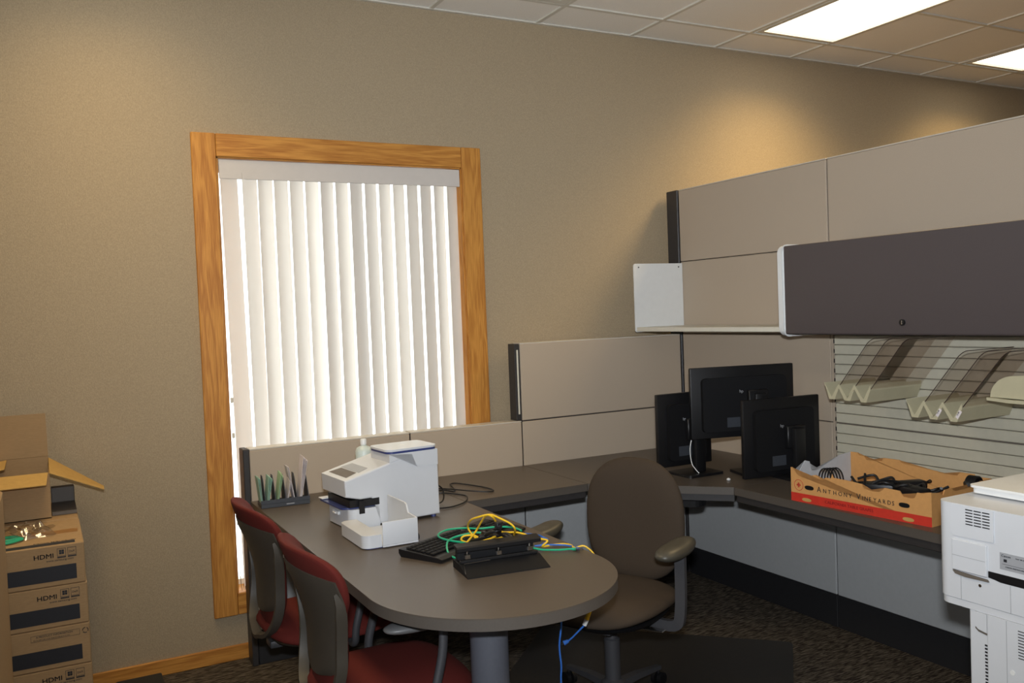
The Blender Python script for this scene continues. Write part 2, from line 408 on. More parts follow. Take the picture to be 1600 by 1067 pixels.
# vertical blind hanging in the window
bl = thing('vertical_blind', 'white vertical slat blind glowing with daylight in the oak window', 'blind', (1.334, WY+.04, .31))
b_ = B(); box(b_, (.743, WY-.004, 2.172), (1.925, WY+.006, 2.258), .002, 1); part('valance', b_, M['valance'], bl, world=True)
b_ = B(); box(b_, (.748, WY+.008, 2.205), (1.920, WY+.050, 2.245)); part('head_rail', b_, M['white'], bl, world=True)
sl_me = None
for i in range(16):
    x = .786 if i == 0 else .806+i*.0724
    ang = R(22 if i == 0 else 31+.5*math.sin(i*2.3))
    if sl_me is None:
        b_ = B(); n = 8; f = []
        for z in (.325, 1.25, 2.200):
            f.append([b_.verts.new((-.0445+.089*j/n, .006*(1-((j/n)*2-1)**2)*-1, z)) for j in range(n+1)])
        for a, c in zip(f, f[1:]):
            for j in range(n): b_.faces.new((a[j], a[j+1], c[j+1], c[j]))
        bmesh.ops.solidify(b_, geom=b_.faces[:], thickness=.0008)
        s = part('slat', b_, M['pvc'], bl, smooth=True); sl_me = s.data
    else: s = link('slat', sl_me, bl)
    s.location = (x-1.334, -.016, -.31); s.rotation_euler = (0, 0, ang)
    if i < 2: s.location.x += (.026, .010)[i]; s.rotation_euler.y = -(.0125, .005)[i]
b_ = B()
b_.free()
for z in (1.177, 1.017):
    b_ = B(); box(b_, (.745, WY-.002, z-.012), (.757, WY+.004, z+.012), .002, 1); part('chain_weight', b_, M['cream'], bl, world=True)
b_ = B(); tube(b_, [(.752, WY+.012, 2.17), (.751, WY+.012, 1.2), (.753, WY+.012, .36), (.765, WY+.012, .335), (.775, WY+.02, .36), (.776, WY+.02, 1.2)], .0014, 5, 3); part('bead_chain', b_, M['chrome'], bl, world=True)

# baseboards
for nm, xa, xb in (('baseboard_back', X0, X1),):
    b_ = B(); box(b_, (xa, WY-.013, 0), (xb, WY, .068), .003, 1); o = part(nm, b_, M['oakh']); o['kind'] = 'structure'
b_ = B(); box(b_, (X0, Y0, 0), (X0+.013, WY-.013, .068)); o = part('baseboard_left', b_, M['oakh']); o['kind'] = 'structure'

# ================================================================== PARTITIONS
PY = 4.0
def tile(a, b, m, root, bev=.003): b_ = B(); box(b_, a, b, bev, 1); return part('fabric_tile' if m is M['fabric'] else 'tile', b_, m, root, world=True)
def xpanel(x0, x1, top, label):
    t = thing('partition_panel', label, 'partition', ((x0+x1)/2, PY+.04, 0))
    b_ = B(); box(b_, (x0, PY+.010, .02), (x1, PY+.072, top-.01)); part('frame', b_, M['darkmetal'], t, world=True)
    g = .0018
    tile((x0+g, PY, .155), (x1-g, PY+.012, .555), M['lowpanel'], t)
    tile((x0+g, PY, .559), (x1-g, PY+.012, top-.005 if top < 1 else .960), M['fabric'], t)
    if top > 1: tile((x0+g, PY, .966), (x1-g, PY+.012, top-.004), M['fabric'], t)
    tile((x0+g, PY+.068, .155), (x1-g, PY+.08, top-.005), M['fabric'], t)
    b_ = B(); box(b_, (x0+g, PY+.002, .0), (x1-g, PY+.078, .150), .002, 1); part('kick_plate', b_, M['kick'], t, world=True)
    b_ = B(); box(b_, (x0+g, PY+.001, top-.0045), (x1-g, PY+.079, top+.002), .001, 1); part('top_cap', b_, M['trimlight'], t, world=True)
    return t
p1 = xpanel(.790, 1.548, .963, 'low taupe partition section under the window, behind the letter holder')
b_ = B(); box(b_, (.762, PY-.004, 0), (.7885, PY+.084, .966), .003, 1); part('end_post', b_, M['darkmetal'], p1, world=True)
p2 = xpanel(1.552, 2.163, .963, 'low taupe partition section just right of the window')
p3 = xpanel(2.167, 3.206, 1.363, 'medium-height two-tile taupe partition section in the back corner')
b_ = B(); box(b_, (2.138, PY+.004, .968), (2.1655, PY+.076, 1.361), .002, 1); part('end_post', b_, M['darkmetal'], p3, world=True)
b_ = B(); box(b_, (2.1475, PY-.0005, 1.0), (2.1555, PY+.003, 1.33)); part('slot_strip', b_, M['cream'], p3, world=True)
PX = 3.21; TZ = 2.172
def ypanel(y0, y1, label, slatwall=False):
    t = thing('partition_panel', label, 'partition', (PX+.04, (y0+y1)/2, 0))
    b_ = B(); box(b_, (PX+.010, y0, .02), (PX+.072, y1, TZ-.01)); part('frame', b_, M['darkmetal'], t, world=True)
    g = .0018
    rows = [(1.773, TZ-.004, M['fabric']), (1.369, 1.769, M['fabric']), (.963, 1.365, M['fabric']), (.559, .959, M['fabric']), (.155, .555, M['lowpanel'])]
    for k, (a, b, m) in enumerate(rows):
        if slatwall and k in (2, 3): continue
        tile((PX, y0+g, a), (PX+.012, y1-g, b), m, t)
    b_ = B(); box(b_, (PX+.068, y0+g, .155), (PX+.08, y1-g, TZ-.004), .003, 1); part('fabric_tile', b_, M['fabric'], t, world=True)
    b_ = B(); box(b_, (PX+.002, y0+g, 0), (PX+.078, y1-g, .150), .002, 1); part('kick_plate', b_, M['kick'], t, world=True)
    b_ = B(); box(b_, (PX+.001, y0+g, TZ-.0035), (PX+.079, y1-g, TZ+.002), .001, 1); part('top_cap', b_, M['trimlight'], t, world=True)
    if slatwall:
        sm = None
        for (za, zb) in ((.963, 1.365), (.559, .959)):
            n = 9; h = (zb-za)/n
            for i in range(n):
                if sm is None:
                    b_ = B(); L_ = (y1-y0)/2-.020
                    prof = [(.004, 0), (0, .003), (0, h-.006), (.003, h-.0025), (.012, h-.0025), (.012, 0)]
                    prism(b_, prof, 'y', -L_, L_)
                    s = part('slat', b_, M['slat'], t); sm = s.data
                else: s = link('slat', sm, t)
                s.location = (PX-(PX+.04), 0, za+h*i)
        b_ = B(); box(b_, (PX+.009, y0+g, .559), (PX+.0145, y1-g, 1.365)); part('slat_backing', b_, M['darkcard'], t, world=True)
        b_ = B(); box(b_, (PX-.001, y1-.012, .559), (PX+.010, y1-g, 1.365)); part('edge_strip', b_, M['fabric'], t, world=True)
        b_ = B()
        for i in range(18): box(b_, (PX+.001, y1-.021, .566+i*.0447), (PX+.010, y1-.0125, .584+i*.0447))
        part('slot', b_, M['black'], t, world=True)
    return t
q1 = ypanel(2.922, 3.985, 'tall taupe partition section behind the monitors, beside the open cream shelf')
b_ = B(); box(b_, (PX-.002, 3.994, 0), (PX+.082, 4.092, TZ+.004), .004, 1); part('end_post', b_, M['darkmetal'], q1, world=True)
q2 = ypanel(1.70, 2.918, 'tall taupe partition section with the cream slatwall behind the cardboard crate', True)
q3 = ypanel(.90, 1.696, 'tall taupe partition section at the right, beyond the white copier')

# ================================================================== WORKTOPS
DZ = .735; TH = .034
def worktop(name, poly, label, seed=0):
    xs_ = [p[0] for p in poly]; ys_ = [p[1] for p in poly]
    t = thing(name, label, 'desk', (sum(xs_)/len(xs_), sum(ys_)/len(ys_), 0))
    b_ = B(); prism(b_, poly, 'z', DZ-.003, DZ); part('top', b_, M['desk'], t, world=True)
    # body slightly inside, as edge band
    b_ = B(); prism(b_, poly, 'z', DZ-TH, DZ-.0032); part('edge_band', b_, M['edge'], t, world=True, smooth=True, sharp=30)
    return t
cx, cy, rr = 1.167, 2.395, .383
pen = [(.784, 3.995), (.784, cy)] + [(cx+rr*math.cos(R(180+180*i/40)), cy+rr*1.0*math.sin(R(180+180*i/40))) for i in range(1, 40)] + [(1.550, cy), (1.550, 3.995)]
t = worktop('peninsula_table', pen, 'brown laminate peninsula table with a rounded end and grey column leg')
b_ = B(); lathe(b_, [(.0, DZ-TH-.001), (.105, DZ-TH-.001), (.105, DZ-TH-.012), (.085, DZ-TH-.03), (.060, DZ-TH-.075), (.0565, DZ-TH-.12), (.0565, .05), (.075, .035), (.23, .012), (.235, 0), (0, 0)], (1.125, 2.335, 0), 32)
part('column_leg', b_, M['greypl'], t, world=True, smooth=True)
def rail(a, b, t): b_ = B(); box(b_, a, b, .003, 1); part('support_rail', b_, M['darkmetal'], t, world=True)
t = worktop('back_counter', [(1.553, 3.39), (2.158, 3.39), (2.158, 3.995), (1.553, 3.995)], 'brown laminate counter section between peninsula and corner, black cord on it')
rail((1.56, 3.40, DZ-TH-.032), (2.158, 3.43, DZ-TH-.001), t)
t = worktop('corner_counter', [(2.162, 3.39), (2.607, 2.925), (3.205, 2.925), (3.205, 3.995), (2.162, 3.995)], 'brown corner counter with angled front carrying the three monitors')
b_ = B(); d_ = V((.445, -.465, 0)).normalized(); n_ = V((-d_.y, d_.x, 0))
pts = [V((2.162, 3.39, 0))+n_*.02, V((2.607, 2.925, 0))+n_*.02, V((2.607, 2.925, 0))+n_*.05, V((2.162, 3.39, 0))+n_*.05]
prism(b_, [(p.x, p.y) for p in pts], 'z', DZ-TH-.032, DZ-TH-.001); part('support_rail', b_, M['darkmetal'], t, world=True)
b_ = B(); prism(b_, rpoly(-.11, -.16, .11, .10, .05), 'z', -.028, 0, Matrix.Translation((2.49, 3.22, DZ-TH-.034)) @ Matrix.Rotation(R(45), 4, 'Z')); part('tray_mount', b_, M['blackmat'], t, world=True)
b_ = B(); tube(b_, [(2.60, 3.32, DZ-TH-.06), (2.60, 3.32, .60), (2.63, 3.40, .5), (2.7, 3.8, .1), (2.75, 3.95, .02)], .005); part('power_lead', b_, M['black'], t, world=True)
t = worktop('right_counter', [(2.607, 1.72), (3.205, 1.72), (3.205, 2.921), (2.607, 2.921)], 'long brown counter under the slatwall, holding the cardboard crate')
rail((2.617, 1.73, DZ-TH-.032), (2.647, 2.92, DZ-TH-.001), t)
b_ = B(); box(b_, (2.70, 1.725, 0.012), (3.20, 1.755, DZ-TH-.001)); part('end_gable', b_, M['lowpanel'], t, world=True)

# ================================================================== SHELF AND CABINET
t = thing('wall_shelf', 'open cream metal shelf with an upright end panel beside the dark cabinet', 'shelf', (3.04, 3.43, 1.39))
b_ = B(); prism(b_, rpoly(2.873, 1.388, 3.207, 1.762, .012, 4, (1, 0, 0, 1)), 'y', 3.966, 3.972)
part('end_panel', b_, M['white'], t, world=True)
b_ = B(); box(b_, (2.878, 2.87, 1.392), (3.207, 3.965, 1.415), .003, 1); part('shelf_board', b_, M['cream'], t, world=True)
for x, z in ((2.905, 1.742), (3.18, 1.742)):
    b_ = B(); cyl(b_, (x, 3.9655, z), (x, 3.9635, z), .004, n=10); part('screw', b_, M['darkmetal'], t, world=True)
t = thing('overhead_cabinet', 'dark charcoal overhead cabinet with white rounded end and keyhole lock', 'cabinet', (3.02, 2.26, 1.385))
FX = 2.835
b_ = B(); prism(b_, rpoly(FX+.004, 1.378, 3.207, 1.768, .035, 6, (1, 0, 0, 1)), 'y', 2.824, 2.866); part('end_panel', b_, M['white'], t, world=True, smooth=True)
b_ = B(); prism(b_, rpoly(FX-.004, 1.374, 3.19, 1.772, .035, 6, (1, 0, 0, 1)), 'y', 2.833, 2.838); part('end_rim', b_, M['white'], t, world=True, smooth=True)
b_ = B(); prism(b_, rpoly(FX, 1.384, FX+.022, 1.764, .009, 4), 'y', 1.70, 2.823); part('door', b_, M['cabinet'], t, world=True, smooth=True)
b_ = B(); box(b_, (FX+.0225, 1.70, 1.386), (3.207, 2.8235, 1.40)); box(b_, (FX+.0225, 1.70, 1.745), (3.207, 2.8235, 1.762)); box(b_, (3.19, 1.70, 1.4), (3.207, 2.8235, 1.745)); part('body', b_, M['cabinet'], t, world=True)
b_ = B(); prism(b_, rpoly(FX+.004, 1.378, 3.207, 1.768, .035, 6, (1, 0, 0, 1)), 'y', 1.66, 1.699); part('end_panel', b_, M['white'], t, world=True, smooth=True)
b_ = B(); cyl(b_, (FX-.006, 2.236, 1.432), (FX+.001, 2.236, 1.432), .012, n=20); lk = part('lock', b_, M['black'], t, world=True, smooth=True)
b_ = B(); box(b_, (FX-.0075, 2.2345, 1.425), (FX-.0061, 2.2375, 1.439)); part('keyhole', b_, M['chrome'], lk, world=True)

# ================================================================== SLATWALL SORTERS
def sorter(y0, z0, label, tags=()):
    """zig-zag paper sorter: y0 = far end, z0 = ridge height"""
    t = thing('paper_sorter', label, 'paper sorter', (3.05, y0-.115, z0-.07), 0, 'zigzag paper sorters on the slatwall')
    top = [(y0, z0), (y0-.037, z0-.058), (y0-.076, z0), (y0-.117, z0-.058), (y0-.155, z0), (y0-.198, z0-.058), (y0-.233, z0)]
    dz = .021
    bot = [(y0-.233, z0-.020), (y0-.257+.045, z0-.070), (y0-.186, z0-.070), (y0-.155, z0-.020), (y0-.132, z0-.069), (y0-.103, z0-.069), (y0-.076, z0-.020), (y0-.052, z0-.068), (y0-.024, z0-.068)]
    b_ = B(); prism(b_, top+bot, 'x', 2.90, 3.205); part('zigzag_base', b_, M['tray'], t, world=True)
    for k, (ya, za) in enumerate(((y0-.040, z0-.054), (y0-.120, z0-.054), (y0-.201, z0-.054))):
        dy, dzz = (-.195, .240)
        # tilted clear sheet standing in the fold
        u = V((0, dy, dzz)); p = V((2.905, ya, za))
        L_ = u.length; u.normalize(); n_ = V((0, -u.z, u.y)); wv = .298
        r_ = .03; prof = [(0, 0), (wv, 0), (wv, L_)] + [(r_+r_*math.cos(R(a)), L_-r_+r_*math.sin(R(a))) for a in range(90, 181, 15)]
        b_ = B(); m_ = Matrix(((1, 0, 0, p.x), (0, u.y, n_.y, p.y), (0, u.z, n_.z, p.z), (0, 0, 0, 1)))
        prism(b_, prof, 'z', -.001, .001, m_); sh = part('divider', b_, M['acrylic'], t, world=True)
        b_ = B(); pts = [m_ @ V((a, b, 0)) for a, b in [(0, 0)]+prof[:2:-1]+[(wv, L_)]]
        sweep(b_, pts, circ(.0015, 5)); part('divider_edge', b_, M['acryledge'], sh, world=True)
    for (yy, zz) in tags:
        b_ = B(); m_ = face_mtx((2.8995, yy, zz), (0, -.52, .85), (0, .85, .52))
        box(b_, (0, -.006, -.0008), (.032, .006, .0), mtx=m_); lb = part('label_tag', b_, M['paper'], t, world=True)
        b_ = text_bm('12-48', .007, face_mtx((2.8983, yy-.004, zz+.008), (0, -.52, .85), (0, .85, .52))); part('lettering', b_, M['ink'], lb, world=True)
sorter(2.678, 1.180, 'left cream zigzag paper sorter with three clear dividers, nearest the monitors')
sorter(2.281, 1.139, 'right cream zigzag paper sorter with clear dividers and white label tags', ((2.150, 1.083), (2.070, 1.083)))
t = thing('desktop_file_tray', 'cream round-cornered wall tray cut by the right edge, below the cabinet', 'tray', (3.05, 1.82, 1.15))
b_ = B(); prism(b_, [(1.944, 1.158)] + [(1.944-.09+.09*math.cos(R(a)), 1.170+.075*math.sin(R(a))) for a in range(0, 100, 10)] + [(1.70, 1.258), (1.70, 1.158)], 'x', 2.906, 2.912); part('back_plate', b_, M['tray'], t, world=True)
b_ = B(); prism(b_, [(1.944, 1.168), (1.944, 1.158), (1.866, 1.153), (1.70, 1.153), (1.70, 1.164), (1.866, 1.164)], 'x', 2.885, 2.905); part('front_lip', b_, M['tray'], t, world=True)
b_ = B(); box(b_, (2.913, 1.70, 1.153), (3.206, 1.944, 1.162)); part('tray_floor', b_, M['tray'], t, world=True)

# ================================================================== MONITORS
def monitor(name, label, base, head, w_, zb, h, stand_dx=0, base_sz=(.24, .20), tilt=0, logo='hp', xoff=None):
    """back toward the viewer; head = yaw (from +Y clockwise) of the panel's left-to-right direction; base = panel left-bottom corner"""
    ang = math.pi/2-head
    t = thing(name, label, 'monitor', (base[0], base[1], DZ), ang)
    # local: +x = left to right seen from behind, y=0 back face, +y = screen side
    b_ = B(); box(b_, (0, .0, zb-DZ), (w_, .022, zb-DZ+h), .005, 2); part('panel', b_, M['black'], t, smooth=True)
    b_ = B(); box(b_, (.012, .0225, zb-DZ+.018), (w_-.012, .0235, zb-DZ+h-.012)); part('screen', b_, M['blackmat'], t)
    b_ = B(); prism(b_, rpoly(.05, zb-DZ+.03, w_-.05, zb-DZ+h-.05, .02), 'y', -.022, -.0005); hb = part('rear_housing', b_, M['blackmat'], t, smooth=True, sharp=30)
    b_ = text_bm(logo, .020, face_mtx((w_/2-.030, -.0235, zb-DZ+h*.63), (1, 0, 0), (0, 0, 1))); part('logo', b_, M['label'], hb)
    b_ = B(); box(b_, (w_*.32, -.0228, zb-DZ+.05), (w_*.32+.075, -.0222, zb-DZ+.095)); part('rating_label', b_, M['holder'], hb)
    sx_ = w_/2+stand_dx
    b_ = B(); box(b_, (sx_-.030, -.075, .012), (sx_+.030, -.045, zb-DZ+h*.62), .008, 2); box(b_, (sx_-.05, -.05, zb-DZ+h*.36), (sx_+.05, -.0222, zb-DZ+h*.36+.10), .004, 1); part('stand_neck', b_, M['black'], t, smooth=True)
    b_ = B(); prism(b_, rpoly(sx_-base_sz[0]/2, -.115, sx_+base_sz[0]/2, -.115+base_sz[1], .012), 'z', 0, .012); part('stand_base', b_, M['black'], t)
    return t
monitor('monitor', 'short black monitor at the left of the trio, seen from behind', (2.497, 3.30), R(90), .315, .775, .342, .03, (.20, .17))
m2 = monitor('monitor', 'raised widescreen black monitor in the middle of the trio, seen from behind', (2.625, 3.215), R(105), .525, .905, .330, .055, (.22, .17))
b_ = B(); tube(b_, [(.010, .03, .165), (.002, .03, .12), (.006, .025, .06), (.022, .02, .03), (.035, .01, .012)], .0022); part('video_cable', b_, M['white'], m2)
monitor('monitor', 'black monitor standing lowest at the right of the trio, beside the crate', (2.727, 2.985), R(95.6), .425, .742, .352, .04, (.18, .16))
b_ = B(); lathe(b_, [(0, 0), (.008, .001), (.009, .006), (.004, .010), (0, .010)], (2.69, 3.05, DZ+.001), 12)
solo('cable_end', b_, M['white'], 'tiny white plug on the counter left of the lowest monitor', 'plug')

# ================================================================== GRAPE CRATE
cr = thing('cardboard_crate', 'shallow printed orange cardboard crate with red stripe, full of adapters', 'box', (2.613, 2.597, DZ), math.atan2(-.9967, .081))
# local: +x along the front towards the viewer's right, +y = away (behind the front)
CL, CD, CH = .598, .375, .132
fr = [(0, 0), (CL, 0), (CL, .120), (.585, .118), (.57, .112), (.545, .112), (.535, .092), (.520, .088), (.490, .090), (.478, .108), (.42, .110), (.40, .093), (.375, .090), (.335, .094), (.325, .110), (.27, .114), (.20, .116), (.195, .128), (.19, .112), (.165, .112), (.15, .100), (.135, .112), (.12, .116), (.08, .106), (.05, .100), (.035, .103), (.022, .118), (.008, .132), (0, .132)]
b_ = B(); prism(b_, fr, 'y', 0, .004); f1 = part('front_wall', b_, M['kraft3'], cr)
b_ = B(); box(b_, (.0, -.0006, .0), (CL, -.0001, .034)); part('red_band', b_, M['red'], f1)
bk = [(0, 0), (CL, 0), (CL, .118), (.54, .118), (.535, .126), (.48, .126), (.47, .112), (.40, .112), (.39, .118), (.24, .130), (.23, .142), (.16, .142), (.15, .128), (.08, .124), (.07, .138), (.045, .138), (.04, .150), (0, .150)]
b_ = B(); prism(b_, bk, 'y', CD-.004, CD); part('back_wall', b_, M['kraft3'], cr)
lw = [(.004, .0), (CD-.004, 0), (CD-.004, .150), (.30, .145), (.20, .115), (.15, .100), (.12, .104), (.11, .142), (.085, .148), (.07, .130), (.05, .112), (.02, .118), (.004, .130)]
b_ = B(); prism(b_, lw, 'x', 0, .004); part('end_wall', b_, [M['crategrey']], cr)
b_ = B(); prism(b_, [(.004, 0), (CD-.004, 0), (CD-.004, .118), (.30, .118), (.29, .105), (.14, .105), (.12, .118), (.08, .118), (.07, .10), (.05, .112), (.004, .118)], 'x', CL-.004, CL); part('end_wall', b_, M['kraft3'], cr)
b_ = B(); box(b_, (.004, .004, .001), (CL-.004, CD-.004, .005)); part('base_board', b_, M['kraft3'], cr)
b_ = B(); prism(b_, [(.20, .02), (.205, .006), (.145, .112), (.0, .0)][:0] or [(.006, .1), (.006, .14), (.15, .14), (.15, .1)], 'x', .02, .021) ; b_.free()
def onfront(x, z, y=-.0007): return face_mtx((x, y, z), (1, 0, 0), (0, 0, 1))
b_ = text_bm('A', .030, onfront(.125, .052), sx=.95); 
def add_bm(dst, src):
    me = bpy.data.meshes.new('tmp'); src.to_mesh(me); src.free(); dst.from_mesh(me); bpy.data.meshes.remove(me)
x = .152
for ch in 'NTHONY':
    add_bm(b_, text_bm(ch, .022, onfront(x, .052), sx=1.0)); x += .0232
x += .010; add_bm(b_, text_bm('V', .030, onfront(x, .052), sx=.95)); x += .024
for ch in 'INEYARDS':
    add_bm(b_, text_bm(ch, .022, onfront(x, .052), sx=.92)); x += .0092 if ch == 'I' else .0188
part('lettering', b_, M['ink'], f1)
b_ = text_bm('CALIFORNIA TABLE GRAPES', .016, onfront(.16, .013, -.001), sx=1.05); part('lettering', b_, M['inkdred'], f1)
b_ = B()
ring = [(V((.038, -.0007, .066))+V((math.cos(a)*.021, 0, math.sin(a)*.021))) for a in [i*math.pi/14 for i in range(29)]]
sweep(b_, ring, circ(.0011, 5), caps=False)
for dx, dz in ((0, .006), (0, -.006), (.006, 0), (-.006, 0), (0, 0)):
    box(b_, (-.0036, -.0002, -.0036), (.0036, .0002, .0036), mtx=Matrix.Translation((.038+dx, -.0008, .066+dz)) @ Matrix.Rotation(R(45), 4, 'Y'))
part('round_emblem', b_, M['inkred'], f1)
for hx, hz in ((.088, .061), (.495, .060)):
    b_ = B(); prism(b_, supell(.021, .0085, 2.6, 20), 'y', -.0009, .0045, Matrix.Translation((hx, 0, hz))); part('hand_hole', b_, M['black'], f1)
for hx in (.075, .51):
    b_ = B(); prism(b_, supell(.022, .007, 2.4, 20), 'y', -.0010, .0045, Matrix.Translation((hx, 0, .012))); part('tab_slot', b_, M['kraft2'], f1)
# things lying in the crate
def inworld(p): 
    return Matrix.LocRotScale(cr.location, cr.rotation_euler, None) @ V(p)
def cabletangle(pts, r, name, label, m='black'):
    b_ = B(); tube(b_, [inworld(p) for p in pts], r)
    return solo(name, b_, M[m], label, 'cable', smooth=True)
b_ = B()
for k in range(5): tube(b_, [inworld((.105+.006*k+.03*math.cos(a), .075+.01*k, .085+.045*math.sin(a))) for a in [R(q) for q in range(-40, 225, 30)]], .0028, 6, 3)
solo('coiled_cable', b_, M['black'], 'upright black cable loop against the pale end of the crate', 'cable', smooth=True)
def adapter(p, sz, rz, label):
    q = inworld(p); t = thing('power_adapter', label, 'adapter', q, rz, 'power adapters in the crate')
    b_ = B(); box(b_, (-sz[0]/2, -sz[1]/2, 0), (sz[0]/2, sz[1]/2, sz[2]), .006, 2); part('body', b_, M['black'], t, smooth=True)
    b_ = B(); tube(b_, [(sz[0]/2, 0, sz[2]/2), (sz[0]/2+.03, .01, sz[2]/2+.01), (sz[0]/2+.05, .04, .01), (sz[0]/2+.01, .07, .006), (-.03, .06, .02)], .0028); part('lead', b_, M['black'], t, smooth=True)
    return t
adapter((.33, .10, .070), (.10, .045, .03), R(-60), 'black power adapter in the middle of the crate, left of the largest tangle')
adapter((.47, .09, .075), (.12, .055, .035), R(-100), 'black power adapter showing in the right notch of the crate front')
adapter((.40, .19, .078), (.10, .05, .03), R(-20), 'black power adapter lying deepest behind the other two in the crate')
for k in range(3):
    pts = [( .22+.34*(i/9), .12+.05*math.sin(i*1.3+k*2), .10+.014*math.sin(i*2.1+k)) for i in range(10)]
    cabletangle(pts, .005, 'loose_cable', ['uppermost black power cord snaking over the crate adapters', 'second black power cord twisted through the crate tangle', 'third black power cord lying lowest in the crate tangle'][k])
# filler under the adapters so that they rest on something
b_ = B(); 
for k in range(14):
    a = k*2.4; tube(b_, [inworld((.30+.20*math.cos(a+i*.9)*(.5+.5*((i*k) % 3)/2), .18+.11*math.sin(a+i*.9), .012+.055*(k/14)+.006*math.sin(i))) for i in range(8)], .005, 6, 3)
o = solo('cable_heap', b_, M['black'], 'heap of tangled black cables filling the bottom of the crate', 'cables', smooth=True); o['kind'] = 'stuff'
b_ = B()
for k in range(6): tube(b_, [inworld((.565+.006*k, .29+.030*math.cos(a), .105+.030*math.sin(a))) for a in [R(q) for q in range(0, 361, 30)]], .0035, 6, 3)
solo('cable_coil', b_, M['black'], 'round coil of black cord at the right rear of the crate', 'cable', smooth=True)
b_ = B(); cyl(b_, inworld((.575, .25, .115)), inworld((.60, .22, .118)), .010, .007, 12); solo('power_plug', b_, M['black'], 'black plug sticking out beside the round coil in the crate', 'plug', smooth=True)

# ================================================================== COPIER
cp = thing('copier', 'large white office copier at the right edge with vents and rating label', 'copier', (2.29, 1.22, 0))
KX = 2.028; KY = 1.514
outl = rpoly(KX, .95, 2.56, KY, .032, 7)
b_ = B(); prism(b_, outl, 'z', .757, 1.0); body = part('upper_body', b_, M['machine'], cp, world=True, smooth=True, sharp=30)
b_ = B(); prism(b_, rpoly(KX+.002, .952, 2.558, KY-.002, .032, 7), 'z', .738, .7555); part('lower_trim', b_, M['machine'], cp, world=True, smooth=True, sharp=30)
b_ = B(); prism(b_, rpoly(KX-.008, .955, KX+.01, KY-.04, .004), 'z', .7395, .7400); b_.free()
b_ = B(); prism(b_, rpoly(2.158, .96, 2.55, 1.502, .012, 4), 'z', 1.004, 1.0185); lid = part('scanner_lid', b_, M['white'], cp, world=True, smooth=True, sharp=30)
b_ = B(); prism(b_, rpoly(2.150, .955, 2.555, 1.507, .016, 4), 'z', 1.019, 1.0255); part('lid_top', b_, M['white'], cp, world=True, smooth=True, sharp=30)
for c in range(3):
    for r_ in range(6):
        y = 1.427-.0225*c; z = .990-.0073*r_
        b_ = B(); box(b_, (KX-.0008, y-.019, z-.0016), (KX+.001, y, z+.0010)); part('vent_slot', b_, M['black'], body, world=True)
b_ = B(); box(b_, (KX-.006, 1.372, .8305), (KX+.002, 1.466, .910), .002, 1); pn = part('side_door', b_, M['machine'], cp, world=True)
b_ = B(); box(b_, (KX-.0065, 1.375, .8688), (KX-.0055, 1.464, .8698)); part('door_seam', b_, M['label'], pn, world=True)
b_ = B(); prism(b_, [(1.372, .825), (1.465, .829), (1.458, .821), (1.430, .818), (1.368, .820)], 'x', KX-.005, KX+.001); part('door_shadow_gap', b_, M['darkcard'], pn, world=True)
b_ = B(); box(b_, (KX+.0006, 1.4705, .840), (KX+.0030, 1.4755, .912)); part('side_slot', b_, M['crategrey'], body, world=True)
b_ = B(); prism(b_, [(1.371, .847), (1.371, .831), (1.355, .829), (1.340, .826), (1.300, .826), (1.20, .826), (1.10, .836), (1.10, .847)], 'x', KX-.0008, KX+.001); part('paper_slot', b_, M['black'], body, world=True)
b_ = B(); box(b_, (KX-.0012, 1.250, .860), (KX+.001, 1.340, .901)); lb = part('rating_label', b_, M['label'], body, world=True)
fm = lambda y, z, dx=-.0016: face_mtx((KX+dx, y, z), (0, -1, 0), (0, 0, 1))
b_ = text_bm('Canon', .008, fm(1.336, .8915), sx=1.1); add_bm(b_, text_bm('Model  208-240V  50/60Hz', .0035, fm(1.300, .8925)))
add_bm(b_, text_bm('CANON FINETECH INC.', .0045, fm(1.326, .8665))); part('lettering', b_, M['ink'], lb, world=True)
b_ = B(); box(b_, (KX-.0016, 1.322, .8795), (KX-.0011, 1.330, .8865)); box(b_, (KX-.0016, 1.253, .8735), (KX-.0011, 1.334, .8742)); part('stamp', b_, M['ink'], lb, world=True)
for y, z0_, z1_ in ((1.445, .757, .817), (1.315, .757, .824)):
    b_ = B(); box(b_, (KX-.0006, y-.0006, z0_), (KX+.001, y+.0006, z1_)); part('seam', b_, M['label'], body, world=True)
b_ = B(); cyl(b_, (KX-.0015, 1.393, .805), (KX+.001, 1.393, .805), .004, n=12); part('screw', b_, M['chrome'], body, world=True)
b_ = B(); prism(b_, [(1.354, .999), (1.354, .920), (1.462, .918), (1.470, .930), (1.470, .999)], 'x', KX-.0030, KX+.0005); part('vent_bulge', b_, M['machine'], body, world=True)
for o_ in [c for c in body.children if c.name.startswith('vent_slot')]: o_.location.x -= .0030
PXX = KX+.004
b_ = B(); prism(b_, rpoly(PXX, .97, 2.54, 1.427, .004, 2), 'z', .09, .7375); ped = part('lower_cabinet', b_, M['machine'], cp, world=True)
b_ = B(); prism(b_, rpoly(PXX-.006, .98, PXX-.0003, 1.377, .003, 2), 'z', .095, .7375); part('rear_cover', b_, M['machine'], cp, world=True)
b_ = B(); prism(b_, [(1.409, .7365), (1.3775, .7365), (1.3775, .690), (1.400, .694), (1.409, .702)], 'x', PXX-.0055, PXX-.0003); part('cord_cover', b_, M['machine'], cp, world=True)
b_ = B(); prism(b_, [(1.409, .7015), (1.400, .6935), (1.3775, .6895), (1.3775, .683), (1.402, .687), (1.410, .694)], 'x', PXX-.002, PXX-.0002); part('recess', b_, M['darkcard'], ped, world=True)
b_ = B()
for i in range(26): box(b_, (PXX-.0012, 1.3775, .655-.0085*i), (PXX+.0005, 1.386, .659-.0085*i))
part('vent_slot', b_, M['black'], ped, world=True)
b_ = B()
